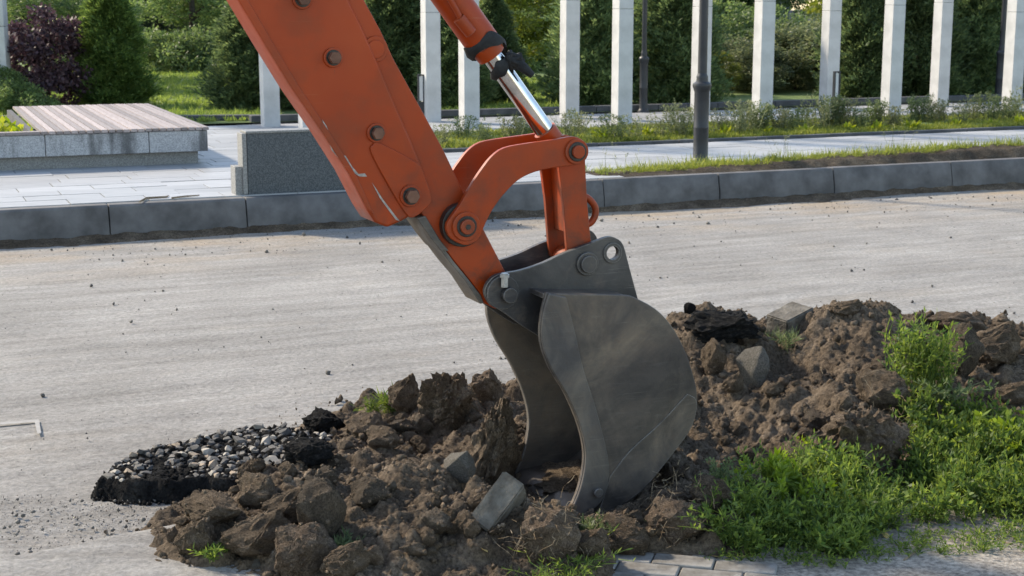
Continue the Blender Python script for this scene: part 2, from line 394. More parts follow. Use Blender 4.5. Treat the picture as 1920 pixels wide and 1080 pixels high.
def make_wood():
    m, nt, b = nodes('weathered_deck_wood'); co = coords(nt, 'Object', (30, 1.2, 30)); oi = N(nt, 'ShaderNodeObjectInfo')
    c = ramp(nt, tex(nt, co, 3, 8), [(0.3, (0.22, 0.175, 0.16)), (0.7, (0.36, 0.305, 0.29))])
    hs = N(nt, 'ShaderNodeHueSaturation'); mr = N(nt, 'ShaderNodeMapRange'); mr.inputs[3].default_value = 0.6; mr.inputs[4].default_value = 1.35
    nt.links.new(oi.outputs['Random'], mr.inputs[0]); nt.links.new(mr.outputs[0], hs.inputs['Value']); nt.links.new(c, hs.inputs['Color'])
    nt.links.new(hs.outputs[0], b.inputs['Base Color']); b.inputs['Roughness'].default_value = 0.6
    bump(nt, b, tex(nt, co, 8, 5), 0.3, 0.003); return m
M['wood'] = make_wood()
M['paver'] = simple('concrete_paver', (0.12, 0.108, 0.092), (0.27, 0.262, 0.245), 11, 0.9, 120, 0.5)

# ------------------------------------------------------------------ ground, road, plaza
def sheet(name, pts, mat, z0=None, thick=0.0):
    mb = MB(); n = len(pts)
    v = [Vector(p) for p in pts]
    if thick:
        mb.add(v + [p - Vector((0, 0, thick)) for p in v], [tuple(range(n))] + [(i, i + n, (i + 1) % n + n, (i + 1) % n) for i in range(n)])
    else: mb.add(v, [tuple(range(n))])
    return tag(mb.build(name, mat), kind='structure')
sheet('ground', [(-700, -60, -0.06), (700, -60, -0.06), (700, 30, -0.06), (-700, 30, -0.06)], M['sand'])
# road with real relief, in the kerb's own frame
def grid_mesh(name, xs, ys, Z):
    X, Y = np.meshgrid(xs, ys, indexing='ij'); n, k = X.shape
    V = np.stack([X, Y, Z], -1).reshape(-1, 3); idx = np.arange(n * k).reshape(n, k)
    Fq = np.stack([idx[:-1, :-1], idx[1:, :-1], idx[1:, 1:], idx[:-1, 1:]], -1).reshape(-1, 4)
    return smooth(mesh_np(name, V, Fq), 180)
xs = np.arange(-8.0, 9.0, 0.035); ys = np.arange(-12.5, 0.04, 0.035)
X, Y = np.meshgrid(xs, ys, indexing='ij')
Z = 0.006 * fbm(X * 0.35, Y * 6, 5) + 0.010 * fbm(X * 1.1, Y * 2.2, 5) + 0.004 * fbm(X * 14, Y * 18, 3)
Z -= 0.004
road = link('road', grid_mesh('road', xs, ys, Z), M['road'])
road.location = K0; road.rotation_euler = (0, 0, TH); tag(road, kind='structure')
# lawn behind the plaza, falling away into the valley
lx = np.arange(-260, 261, 10.0); lt = np.array([7.5, 8, 12, 18, 26, 32, 40, 50, 65, 90, 130, 200, 300, 420, 600])
X, Y = np.meshgrid(lx, lt, indexing='ij')
Z = PL + 0.02 - 4.2 * np.clip((Y - 30) / 22, 0, 1) ** 1.4
lawn = link('lawn', grid_mesh('lawn', lx, lt, Z), M['lawn']); lawn.location = K0; lawn.rotation_euler = (0, 0, TH); tag(lawn, kind='structure')
# plaza bed under the slabs
sheet('plaza_bed', [ST(-12, 0.14, PL - 0.022), ST(13, 0.14, PL - 0.022), ST(13, 7.57, PL - 0.022), ST(-12, 7.57, PL - 0.022)], M['kerb_dark'])

# kerb with separate blocks
def box_in_st(mb, s0, s1, t0, t1, z0, z1): return mb.box(((s0 + s1) / 2, (t0 + t1) / 2, (z0 + z1) / 2), (s1 - s0, t1 - t0, z1 - z0))
kerb = empty('kerb', K0, TH); tag(kerb, kind='structure')
joints = []
for px, py in ((205, 447), (457, 430), (690, 419), (920, 408), (1140, 397), (1357, 384), (1570, 371), (1785, 357)):
    joints.append(toST(G(px, py))[0])
joints = [joints[0] - 1.06 * k for k in (4, 3, 2, 1)] + joints + [joints[-1] + 1.2 * k for k in (1, 2, 3)]
for i in range(len(joints) - 1):
    a, b = joints[i] + 0.004, joints[i + 1] - 0.004
    jz = random.uniform(-0.004, 0.004); jt = random.uniform(-0.006, 0.006)
    prof = [(0.0, -0.08), (0.0, 0.105), (0.032, PL - 0.02), (0.05, PL + jz), (0.15, PL + jz), (0.15, -0.08)]
    mb = MB(); n = len(prof)
    mb.add([(a, t + jt, z) for t, z in prof] + [(b, t + jt, z) for t, z in prof],
           [tuple(range(n - 1, -1, -1)), tuple(range(n, 2 * n))] + [(k, (k + 1) % n, (k + 1) % n + n, k + n) for k in range(n)][::1])
    o = mb.build('kerb_block', M['kerb'], kerb); bmx = bmesh.new(); bmx.from_mesh(o.data); bmesh.ops.recalc_face_normals(bmx, faces=bmx.faces); bmx.to_mesh(o.data); bmx.free()
    add_bevel(o, 0.006)
# dark damp soil along the foot of the kerb
xs = np.arange(-6.5, 7.0, 0.02); ys = np.arange(-0.34, 0.03, 0.012)
X, Y = np.meshgrid(xs, ys, indexing='ij')
wd = 0.13 + 0.16 * (fbm(X * 1.3, X * 0 + 3, 4) + 0.15)
Z = 0.055 * np.clip(1 + Y / np.maximum(wd, 0.03), -0.4, 1) + 0.02 * fbm(X * 9, Y * 9, 5) - 0.012
o = link('soil_strip', grid_mesh('soil_strip', xs, ys, Z), M['soil']); o.location = K0; o.rotation_euler = (0, 0, TH)
tag(o, 'dark damp soil swept along the foot of the kerb', 'soil', kind='stuff')
# edging and back kerb
def block_row(name, s0, s1, t0, t1, z0, z1, step, mat, n0=K0, rot=TH, kind='structure'):
    r = empty(name, n0, rot); tag(r, kind=kind)
    s = s0
    while s < s1 - 0.01:
        e = min(s + step, s1)
        mb = MB(); box_in_st(mb, s + 0.003, e - 0.003, t0 + random.uniform(-.003, .003), t1, z0, z1 + random.uniform(-.003, .003))
        mb.build('kerb_block', mat, r, bevel=0.008); s = e
    return r
block_row('edging_kerb', -0.6, 10.6, 2.92, 3.0, PL - 0.1, PL + 0.035, 1.0, M['kerb_dark'])
block_row('back_kerb', -1.35, 14, 7.55, 7.70, PL - 0.1, PL + 0.10, 1.0, M['kerb_dark'])
bk = G(490, 229, PL)
block_row('side_kerb', -3.6, 0.0, 0, 0.15, PL - 0.1, PL + 0.09, 1.0, M['kerb_dark'], Vector((bk.x, bk.y, 0)), R(2))

# paving slabs: nearest ones are objects, the far ones one joined part
paving = empty('paving', K0, TH); tag(paving, kind='structure')
slab_me = MB().box((0, 0, -0.01), (0.592, 0.293, 0.024)).me('paving_slab'); slab_me.materials.append(M['paving'])
far = MB(); cnt = 0
rows = np.arange(0.17, 7.5, 0.30)
cells = []
for r_, t in enumerate(rows):
    off = random.choice((0, .2, .4)) + 0.1 * (r_ % 2)
    for s in np.arange(-8, 12, 0.60):
        sc, tc_ = s + off, t + 0.147
        if tc_ > 7.5: continue
        if sc > -0.6 and 2.9 < tc_ < 4.95: continue            # planted strip
        if -9 < sc < -3.2 and 3.3 < tc_ < 6.6: continue       # under the planter
        p = ST(sc, tc_); px = 960 + F_PX * p.x / (p.y * 0.98 + 0.29)
        if px < -150 or px > 2080: continue
        if sc > 0.5 and tc_ < 0.5: continue                     # under the verge
        cells.append((t, sc, tc_))
cells.sort()
for t, sc, tc_ in cells:
    z = PL + random.uniform(-.0025, .0025)
    if cnt < 290:
        o = bpy.data.objects.new('paving_slab', slab_me); COL.objects.link(o); o.parent = paving; o.location = (sc, tc_, z); cnt += 1
        o.rotation_euler = (random.uniform(-.004, .004), random.uniform(-.003, .003), 0)
    else: far.box((sc, tc_, z - 0.01), (0.592, 0.293, 0.024))
o = far.build('far_paving_slab', M['paving'], paving); tag(o, kind='stuff')

# planted strip and verge ground
def strip(name, s0, s1, t0, t1, z, amp, mat, step=0.03):
    xs = np.arange(s0, s1 + step, step); ys = np.arange(t0, t1 + step / 2, step)
    X, Y = np.meshgrid(xs, ys, indexing='ij')
    Z = z(X, Y) + amp * fbm(X * 7, Y * 7, 5)
    o = link(name, grid_mesh(name, xs, ys, Z), mat); o.location = K0; o.rotation_euler = (0, 0, TH); return tag(o, kind='structure')
strip('grass_strip', -0.62, 10.6, 3.01, 4.95, lambda X, Y: PL + 0.015 + 0.03 * np.sin(np.clip((Y - 3.01) / 1.94, 0, 1) * math.pi), 0.02, M['lawn'], 0.05)
def verge_z(X, Y):
    rise = np.clip((X - 0.3) / 4.0, 0, 1)
    prof = np.clip((Y - 0.15) / 0.14, 0, 1) * np.clip((0.85 - Y) / 0.3, 0, 1)
    return PL - 0.03 + (0.035 + 0.085 * rise) * prof
strip('verge_soil', 0.1, 8.2, 0.152, 0.82, verge_z, 0.03, M['earth'], 0.025)

# ------------------------------------------------------------------ dug soil height field
def sdist(X, Y, P):
    d = np.full(X.shape, 1e9); ins = np.zeros(X.shape, bool); n = len(P)
    for i in range(n):
        a, b = P[i], P[(i + 1) % n]; ab = b - a
        t = np.clip(((X - a[0]) * ab[0] + (Y - a[1]) * ab[1]) / (ab @ ab), 0, 1)
        d = np.minimum(d, np.hypot(X - a[0] - t * ab[0], Y - a[1] - t * ab[1]))
        c = ((a[1] > Y) != (b[1] > Y)) & (X < (b[0] - a[0]) * (Y - a[1]) / (b[1] - a[1] + 1e-12) + a[0]); ins ^= c
    return np.where(ins, d, -d)
poly = [G(x, y, 0.08) for x, y in ((190, 890), (212, 868), (265, 842), (335, 826), (400, 812), (450, 800), (520, 796), (590, 800), (622, 815), (612, 842), (560, 866), (500, 880), (430, 890), (330, 896), (250, 899))]
P2 = np.array([(p.x, p.y) for p in poly])

X0, X1, Y0, Y1, DX = -1.7, 3.7, 3.9, 9.0, 0.0095
gx = np.arange(X0, X1, DX); gy = np.arange(Y0, Y1, DX)
GX, GY = np.meshgrid(gx, gy, indexing='ij')
def gau(cx, cy, rx, ry, h, rot=0.0, p=1.0):
    c, s = math.cos(rot), math.sin(rot); a = ((GX - cx) * c + (GY - cy) * s) / rx; b = (-(GX - cx) * s + (GY - cy) * c) / ry
    return h * np.exp(-(a * a + b * b) ** p)
wx = 0.10 * fbm(GX * 2.1, GY * 2.1, 4); wy = 0.10 * fbm(GX * 2.1 + 40, GY * 2.1 + 7, 4)
GX0, GY0 = GX.copy(), GY.copy(); GX = GX + wx; GY = GY + wy
Hs = [gau(-0.60, 4.95, 0.50, 0.42, 0.17, 0, 1.6), gau(-0.15, 4.62, 0.75, 0.36, 0.13, 0, 1.6), gau(-0.30, 5.60, 0.75, 0.50, 0.12, 0.2, 1.6),
      gau(-0.95, 4.75, 0.22, 0.3, 0.09, 0, 1.5), gau(0.02, 6.2, 0.75, 0.42, 0.12, 0.2, 1.4), gau(-0.10, 5.55, 0.22, 0.25, 0.14),
      gau(0.66, 4.95, 0.38, 0.15, 0.065, 0, 1.5),
      gau(0.90, 6.75, 0.42, 0.55, 0.34, 0, 1.4), gau(1.60, 6.72, 0.40, 0.50, 0.34, 0, 1.1), gau(1.25, 7.15, 0.75, 0.4, 0.22, 0.2, 1.5),
      gau(2.15, 7.0, 0.60, 0.50, 0.27, 0.1, 1.4), gau(2.75, 6.9, 0.55, 0.45, 0.22, 0.1, 1.3), gau(1.5, 6.15, 0.85, 0.38, 0.20, 0, 1.5), gau(1.45, 5.85, 0.24, 0.22, 0.20, 0, 1.5),
      gau(2.5, 6.4, 0.75, 0.35, 0.14, 0, 1.5), gau(0.75, 6.1, 0.3, 0.35, 0.13), gau(0.85, 5.5, 0.55, 0.5, 0.10, 0, 2), gau(1.6, 5.6, 0.7, 0.3, 0.06, 0, 2)]
HZ = np.zeros_like(GX)
for h in Hs: HZ = np.maximum(HZ, h) + 0.18 * np.minimum(HZ, h)
body = np.clip(HZ / 0.05, 0, 1)
HZ = HZ - gau(0.80, 5.42, 0.22, 0.16, 0.10) - gau(0.10, 5.12, 0.22, 0.16, 0.08) - gau(1.25, 6.45, 0.16, 0.22, 0.10)
HZ += body * (0.075 * fbm(GX * 3.2, GY * 3.2, 5, 0.55) + 0.035 * np.abs(fbm(GX * 11, GY * 11, 4)))
HZ = np.where(body > 0.3, np.maximum(HZ, 0.03), HZ)
GX, GY = GX0, GY0
nl = 15000
lx_ = rng.uniform(X0, X1, nl); ly_ = rng.uniform(Y0, Y1, nl); lr = 0.012 * rng.pareto(1.9, nl) + 0.012; lr = np.clip(lr, 0.012, 0.045)
for a, b, r in zip(lx_, ly_, lr):
    i, j = int((a - X0) / DX), int((b - Y0) / DX); k = int(r / DX) + 1
    i0, i1, j0, j1 = max(i - k, 0), min(i + k + 1, len(gx)), max(j - k, 0), min(j + k + 1, len(gy))
    if i1 <= i0 or j1 <= j0 or body[min(i, len(gx) - 1), min(j, len(gy) - 1)] < 0.35: continue
    d2 = ((gx[i0:i1, None] - a) ** 2 + (gy[None, j0:j1] - b) ** 2) / (r * r)
    dome = np.sqrt(np.clip(1 - d2, 0, 1)) * r * random.uniform(0.45, 0.85)
    base = HZ[min(i, len(gx) - 1), min(j, len(gy) - 1)]
    HZ[i0:i1, j0:j1] = np.where(dome > 0, np.maximum(HZ[i0:i1, j0:j1], 0.75 * HZ[i0:i1, j0:j1] + 0.25 * base + dome * 0.9), HZ[i0:i1, j0:j1])
edge = np.minimum.reduce([np.clip((GX - X0) / 0.15, 0, 1), np.clip((X1 - GX) / 0.05, 0, 1), np.clip((GY - Y0) / 0.1, 0, 1), np.clip((Y1 - GY) / 0.15, 0, 1)])
near_pavers = np.clip((4.72 - GY + 0.19 * (0.35 - GX)) / 0.06, 0, 1) * np.clip((GX - 0.28) / 0.08, 0, 1)
HZ = HZ * (1 - near_pavers) - 0.022 + (0.016 * fbm(GX * 24, GY * 24, 4, 0.6) + 0.010 * np.abs(fbm(GX * 60, GY * 60, 3, 0.6))) * body
EO = Vector((0.20, 5.0, 0.0))
bu_ = (GX - EO.x) * E_.x + (GY - EO.y) * E_.y; bw_ = (GX - EO.x) * N_.x + (GY - EO.y) * N_.y
inb = (bw_ > 0.012) & (bw_ < 0.488) & (bu_ > -0.30) & (bu_ < 0.50)
HZ = np.where(inb, np.minimum(HZ, 0.004 + np.clip(-bu_ - 0.02, 0, 1) * 0.35 + 0.01 * fbm(GX * 30, GY * 30, 3)), HZ)
slab_d = sdist(GX, GY, P2)
HZ = HZ * (1 - np.clip((slab_d + 0.02) / 0.06, 0, 1)) - 0.02 * np.clip((slab_d + 0.02) / 0.06, 0, 1)
HZ = HZ * edge - 0.05 * (1 - edge)
def height(x, y):
    i, j = (x - X0) / DX, (y - Y0) / DX
    if i < 0 or j < 0 or i >= len(gx) - 1 or j >= len(gy) - 1: return 0.0
    return max(0.0, float(HZ[int(i), int(j)]))
def true_height(x, y):
    i, j = (x - X0) / DX, (y - Y0) / DX
    if i < 0 or j < 0 or i >= len(gx) - 1 or j >= len(gy) - 1: return 0.0
    return float(HZ[int(i), int(j)])
def hit(px, py):
    d = ray(px, py); c = Vector((0, 0, CAM_H)); t = 3.6
    while t < 14:
        p = c + d * t
        if p.z <= height(p.x, p.y): return p
        t += 0.008
    return p
keep = HZ > -0.045
idx = np.arange(HZ.size).reshape(HZ.shape)
Fq = np.stack([idx[:-1, :-1], idx[1:, :-1], idx[1:, 1:], idx[:-1, 1:]], -1).reshape(-1, 4)
kq = (HZ[:-1, :-1] > -0.030) | (HZ[1:, 1:] > -0.030) | (body[:-1, :-1] > 0.2)
Fq = Fq[(kq & ((HZ[:-1, :-1] > -0.019) | (HZ[1:, 1:] > -0.019) | (body[:-1, :-1] > 0.2))).reshape(-1)]
used = np.unique(Fq); remap = np.full(HZ.size, -1); remap[used] = np.arange(len(used))
V = np.stack([GX, GY, HZ], -1).reshape(-1, 3)[used]
o = link('soil_heap', smooth(mesh_np('soil_heap', V, remap[Fq]), 180), M['soil'])
tag(o, 'heap of dark brown dug soil around and behind the excavator bucket', 'soil heap')

# ------------------------------------------------------------------ excavator arm
exc = empty('excavator', EO, TH)
tag(exc, 'orange excavator arm with linkage and dirty steel bucket resting in soil', 'excavator')
def LP(px, py, w):                          # photo point on the arm-parallel plane at depth w -> local (u, z)
    d = ray(px, py); c = Vector((0, 0, CAM_H))
    t = (w + N_.dot(EO) - N_.dot(c)) / N_.dot(d); p = c + d * t
    return (E_.dot(p - EO), p.z)
def spline(pts, corners=(), n=5, closed=True):
    out = []; k = len(pts)
    for i in range(k if closed else k - 1):
        p1, p2 = Vector(pts[i]), Vector(pts[(i + 1) % k])
        p0 = Vector(pts[i - 1]) if (closed or i > 0) and i not in corners else p1 * 2 - p2
        p3 = Vector(pts[(i + 2) % k]) if (closed or i + 2 < k) and (i + 1) % k not in corners else p2 * 2 - p1
        if i in corners and (i + 1) % k in corners: out.append(tuple(p1)); continue
        for q in range(n):
            t = q / n
            out.append(tuple(0.5 * ((2 * p1) + (p2 - p0) * t + (2 * p0 - 5 * p1 + 4 * p2 - p3) * t * t + (3 * p1 - p0 - 3 * p2 + p3) * t ** 3)))
    if not closed: out.append(tuple(pts[-1]))
    return out
def prism(name, outline, w0, w1, mat, parent, bevel=0.004, holes=()):
    bm = bmesh.new(); edges = []
    if not holes: bm.faces.new([bm.verts.new((u, w0, z)) for u, z in outline])
    for lp in ([outline] + list(holes) if holes else []):
        vs = [bm.verts.new((u, w0, z)) for u, z in lp]
        edges += [bm.edges.new((vs[i], vs[(i + 1) % len(vs)])) for i in range(len(vs))]
    if holes: bmesh.ops.triangle_fill(bm, edges=edges, use_beauty=True)
    fs = list(bm.faces)
    r = bmesh.ops.extrude_face_region(bm, geom=fs)
    bmesh.ops.translate(bm, verts=[g for g in r['geom'] if isinstance(g, bmesh.types.BMVert)], vec=(0, w1 - w0, 0))
    bmesh.ops.recalc_face_normals(bm, faces=bm.faces)
    me = bpy.data.meshes.new(name); bm.to_mesh(me); bm.free()
    o = link(name, me, mat, parent)
    if bevel: add_bevel(o, bevel)
    return o
def circ(u, z, r, n=24, sx=1.0): return [(u + r * sx * math.cos(2 * math.pi * k / n), z + r * math.sin(2 * math.pi * k / n)) for k in range(n)]
def pin(name, u, z, w0, w1, r, mat, parent, n=20, bevel=0.003): return prism(name, circ(u, z, r, n), w0, w1, mat, parent, bevel)
def PO(pts, w): return [LP(x, y, w) for x, y in pts]
WC = 0.25
# --- telescopic sleeve
SW0, SW1 = 0.165, 0.335
s_l = [(455, 16), (502, 94), (547, 167), (604, 249), (653, 326), (687, 392)]
s_out = [(150, -482)] + s_l + [(703, 417), (727, 427), (754, 415), (797, 390), (812, 379), (799, 331), (767, 253), (738, 187), (706, 110), (681, 53), (655, 0), (445, -482)]
sleeve = prism('arm_sleeve', PO(s_out, SW0), SW0, SW1, M['orange'], exc, 0.010)
lip_ = PO([(150, -482), (455, 16), (502, 94), (547, 167), (604, 249), (653, 326), (687, 392), (700, 400), (668, 330), (620, 252), (563, 167), (519, 94), (474, 16), (172, -482)], SW0)
prism('edge_flange', lip_, SW0 - 0.007, SW0 + 0.002, M['orange_dirty'], sleeve, 0.003)
rib = spline(PO([(694, 284), (698, 271), (712, 268), (778, 303), (792, 322), (808, 372), (800, 388), (775, 407), (758, 398), (720, 335)], SW0), (), 3)
prism('wear_plate', rib, SW0 - 0.009, SW0 + 0.002, M['orange'], sleeve, 0.004)
def bolt(px, py, w, r, parent, hexm='rust', boss='orange', long=0.022):
    u, z = LP(px, py, w)
    b = pin('boss', u, z, w - 0.010, w + 0.002, r * 1.55, M[boss], parent, 24)
    pin('washer', u, z, w - 0.013, w - 0.010, r * 1.22, M['grease'], b, 20, 0.001)
    prism('bolt_head', circ(u, z, r, 6), w - 0.013 - long, w - 0.013, M[hexm], b, 0.002)
bolt(624, 108, SW0, 0.021, sleeve); bolt(705, 249, SW0, 0.021, sleeve); bolt(769, 367, SW0 - 0.009, 0.024, sleeve)
bolt(566, -2, SW0, 0.021, sleeve); bolt(480, -140, SW0, 0.021, sleeve)
for pts in ([(604, 224), (612, 236), (622, 262), (630, 280), (640, 291), (648, 292), (660, 312), (672, 326), (684, 325), (688, 331), (674, 331), (660, 322), (648, 303), (634, 296), (622, 282), (614, 258)],
            [(697, 342), (704, 352), (718, 374), (732, 392), (744, 408), (750, 415), (742, 412), (727, 392), (712, 371)]):
    prism('scratch', PO(pts, SW0), SW0 - 0.0012, SW0 + 0.001, M['scratch'], sleeve, 0)
# --- inner arm
AW0, AW1 = 0.185, 0.320
a_out = [(420, -482), (683, 0), (714, 57), (738, 110), (767, 163), (799, 220), (832, 281), (871, 363), (904, 424), (935, 484), (966, 545), (960, 572), (930, 580), (907, 568), (901, 552), (879, 524), (851, 490), (823, 452), (796, 410), (740, 320), (600, 60), (330, -482)]
stick = prism('stick', PO(a_out, AW0), AW0, AW1, M['orange'], exc, 0.006)
wearb = [(779, 408), (796, 404), (822, 447), (840, 470), (825, 470), (806, 447)]
prism('wear_pad', PO(wearb, AW0), AW0 - 0.012, AW1 + 0.01, M['steel_dusty'], stick, 0.004)
under = [(766, 416), (790, 452), (812, 479), (845, 515), (862, 545), (880, 565), (905, 574), (900, 553), (879, 525), (851, 491), (823, 453), (797, 412)]
u_out = PO([(797, 412), (823, 453), (851, 491), (879, 525), (901, 553), (907, 568), (900, 570), (872, 527), (845, 495), (816, 456), (788, 414)], AW0)
prism('bottom_plate', u_out, AW0 - 0.003, AW1 + 0.004, M['steel_dusty'], stick, 0.003)
bu, bz = LP(703, 92, AW0); pin('boss', bu, bz, AW0 - 0.008, AW0 + 0.002, 0.043, M['orange_dirty'], stick)
pin('pin_cap', bu, bz, AW0 - 0.014, AW0 - 0.008, 0.030, M['orange'], stick)
# --- banana links
def link_plate(w0, w1, name, ref=0.128):
    px = [(838, 420), (852, 398), (862, 384), (882, 350), (903, 318), (923, 293), (947, 277), (988, 269), (1045, 261), (1076, 256), (1096, 266), (1102, 285), (1094, 303), (1076, 310), (1045, 314), (1005, 322), (972, 338), (943, 367), (923, 395), (908, 425), (898, 448), (876, 460), (852, 452), (840, 438)]
    return prism(name, spline(PO(px, ref), (), 3), w0, w1, M['orange'], exc, 0.004)
ln = link_plate(0.128, 0.150, 'link_plate')
link_plate(0.352, 0.374, 'link_plate')
u1, z1 = LP(873, 424, 0.128); u2, z2 = LP(1080, 284, 0.128)
pin('collar', u1, z1, 0.150, AW0 + .002, 0.075, M['grease'], ln)
pin('seal_ring', u1, z1, 0.117, 0.130, 0.050, M['orange_dirty'], ln); pin('washer', u1, z1, 0.113, 0.117, 0.036, M['grease'], ln)
pin('pin', u1, z1, 0.103, 0.399, 0.026, M['orange_dirty'], ln); prism('socket', circ(u1, z1, 0.010, 6), 0.1018, 0.103, M['grease'], ln, 0)
pin('seal_ring', u2, z2, 0.117, 0.130, 0.044, M['orange_dirty'], ln); pin('washer', u2, z2, 0.112, 0.117, 0.034, M['grease'], ln)
pin('pin', u2, z2, 0.100, 0.400, 0.023, M['orange_dirty'], ln)
# --- H link to the bucket
hp = [(1052, 268), (1080, 262), (1097, 275), (1098, 312), (1101, 375), (1108, 449), (1122, 486), (1112, 510), (1085, 512), (1066, 490), (1063, 465), (1057, 384), (1048, 315)]
hl = prism('bucket_link', PO(hp, 0.162), 0.162, 0.182, M['orange_dirty'], exc, 0.003)
prism('far_plate', PO(hp, 0.162), 0.318, 0.338, M['orange_dirty'], hl, 0.003)
web = [(1066, 318), (1082, 316), (1090, 440), (1074, 440)]
prism('web', PO(web, 0.162), 0.1825, 0.3175, M['orange_dirty'], hl, 0.003)
hu, hz = LP(1098, 496, 0.135)
pin('tube', hu, hz, 0.1825, 0.3175, 0.045, M['orange_dirty'], hl)
tu, tz = LP(1080, 284, 0.128); pin('tube', tu, tz, 0.152, 0.215, 0.038, M['orange_dirty'], hl); pin('tube', tu, tz, 0.285, 0.351, 0.038, M['orange_dirty'], hl)
mb = MB(); hk = [LP(x, y, 0.25) for x, y in ((1062, 365), (1080, 370), (1094, 386), (1094, 404), (1084, 418), (1066, 422))]
mb.tube([(u, 0.25, z) for u, z in spline(hk, (), 4, False)], 0.013, 10)
o = mb.build('lifting_eye', M['orange_dirty'], hl, ang=60); o.data.transform(Matrix.Translation((0.03, -0.03, 0)))
# --- cylinder
def cyl_line(px0, px1, r, name, mat, parent, seg=32, w=WC, r2=None):
    a, b = LP(*px0, w), LP(*px1, w); mb = MB(); mb.tube([(a[0], w, a[1]), (b[0], w, b[1])], [r, r2 or r], seg)
    return mb.build(name, mat, parent, ang=50)
def cl(y): return (848 + (y) * 0.710, y)
barrel = cyl_line(cl(-480), cl(84), 0.060, 'cylinder_barrel', M['orange'], exc)
cyl_line(cl(78), cl(104), 0.059, 'gland', M['orange_dirty'], barrel, r2=0.050)
cyl_line(cl(100), cl(262), 0.0345, 'cylinder_rod', M['chrome'], barrel, 48)
cyl_line(cl(244), cl(284), 0.042, 'rod_eye_neck', M['orange_dirty'], barrel)
eu, ez = LP(1080, 284, 0.128); pin('rod_eye', eu, ez, 0.216, 0.284, 0.050, M['orange_dirty'], barrel)
pp = [LP(x, y, 0.17) for x, y in ((600, -330), (838, -15), (858, 18), (868, 38))]
mb = MB(); mb.tube([(u, 0.185, z) for u, z in pp], 0.010, 8); mb.build('oil_pipe', M['orange'], barrel, ang=60)
fa, fb = LP(862, 34, 0.18), LP(885, 62, 0.18); mb = MB(); mb.tube([(fa[0], 0.19, fa[1]), (fb[0], 0.19, fb[1])], 0.022, 10); mb.build('port_fitting', M['orange_dirty'], barrel, ang=50)
# --- bucket
side = [(1025, 548), (1060, 551), (1165, 553), (1197, 561), (1240, 588), (1275, 636), (1299, 698), (1308, 748), (1298, 800), (1262, 852), (1205, 920), (1150, 957), (1078, 970),
        (1066, 962), (1086, 912), (1095, 855), (1085, 800), (1060, 740), (1030, 690), (1013, 640), (1015, 590)]
sp = spline(PO(side, 0.0), (0, 12, 13), 4)
shell_px = [(1024, 552), (1060, 554), (1165, 556), (1197, 564), (1238, 590), (1272, 638), (1296, 699), (1305, 748), (1295, 798), (1259, 850), (1203, 917), (1149, 954), (1076, 967)]
sh = spline(PO(shell_px, 0.0), (), 4, False)
cen = Vector((sum(p[0] for p in sh) / len(sh), sum(p[1] for p in sh) / len(sh)))
inner = []
for i, p in enumerate(sh):
    a = Vector(sh[max(i - 1, 0)]); b = Vector(sh[min(i + 1, len(sh) - 1)]); d = (b - a).normalized(); nn = Vector((-d.y, d.x))
    if nn.dot(cen - Vector(p)) < 0: nn = -nn
    inner.append(tuple(Vector(p) + nn * 0.018))
bucket = prism('bucket', list(sh) + inner[::-1], 0.0205, 0.4795, M['steel'], exc, 0.002)
prism('side_plate', sp, 0.0, 0.020, M['steel'], bucket, 0.005)
prism('side_plate', sp, 0.480, 0.500, M['steel_dusty'], bucket, 0.005)
# side cutter strip and lower wear strip, standing proud of the near side plate
cut_ = [(1027, 549), (1060, 556), (1078, 628), (1092, 690), (1112, 752), (1128, 810), (1140, 868), (1136, 915), (1118, 948), (1080, 968), (1067, 961), (1087, 911), (1096, 855), (1086, 800), (1061, 740), (1031, 690), (1014, 640), (1016, 590)]
cp = spline(PO(cut_, 0.0), (0, 1, 9, 10), 3)
prism('side_cutter', cp, -0.012, 0.001, M['steel_dusty'], bucket, 0.006)
prism('side_cutter', cp, 0.499, 0.512, M['steel_dusty'], bucket, 0.006)
low = [(1143, 893), (1180, 845), (1235, 795), (1288, 738), (1306, 752), (1297, 798), (1261, 850), (1204, 918), (1150, 955), (1122, 960)]
prism('wear_strip', spline(PO(low, 0.0), (0, 3, 8, 9), 3), -0.0035, 0.001, M['steel'], bucket, 0.003)
tp = [(1030, 549), (1062, 556), (1165, 556), (1195, 563), (1185, 553), (1150, 548), (1060, 545)]
# cutting edge
le = PO([(1150, 953), (1076, 967), (1062, 968), (1078, 952), (1148, 936)], 0.0)
prism('cutting_edge', le, 0.0, 0.500, M['bright'], bucket, 0.002)
bu, bz = LP(1119, 922, -0.012); pin('bolt', bu, bz, -0.030, -0.012, 0.017, M['steel_dusty'], bucket, 12)
# ears
ear_px = [(909, 549), (915, 530), (928, 517), (946, 512), (976, 507), (1018, 493), (1059, 474), (1115, 453), (1140, 444), (1156, 447), (1169, 460), (1180, 500), (1196, 560), (1206, 600), (1110, 640), (1009, 630), (982, 613), (962, 599), (940, 583), (920, 572)]
EW0, EW1 = 0.132, 0.152
ep = spline(PO(ear_px, EW0), (11, 12, 13, 14, 15), 3)
h_ = LP(1148, 474, EW0); hole = circ(h_[0], h_[1], 0.024, 20)
for w0, w1 in ((EW0, EW1), (0.5 - EW1, 0.5 - EW0)): ear = prism('ear', ep, w0, w1, M['ear_steel'], bucket, 0.003, [hole])
ring = circ(h_[0], h_[1], 0.037, 24)
prism('hole_collar', ring, EW0 - 0.006, EW0 + 0.001, M['ear_steel'], bucket, 0.002, [hole])
u3, z3 = LP(1100, 494, EW0); pin('boss', u3, z3, EW0 - 0.012, EW0 + .001, 0.042, M['ear_steel'], bucket); pin('pin', u3, z3, EW0 - 0.024, 0.39, 0.031, M['ear_steel'], bucket)
u4, z4 = LP(942, 548, EW0); pin('boss', u4, z4, EW0 - 0.010, EW0 + .001, 0.060, M['ear_steel'], bucket)
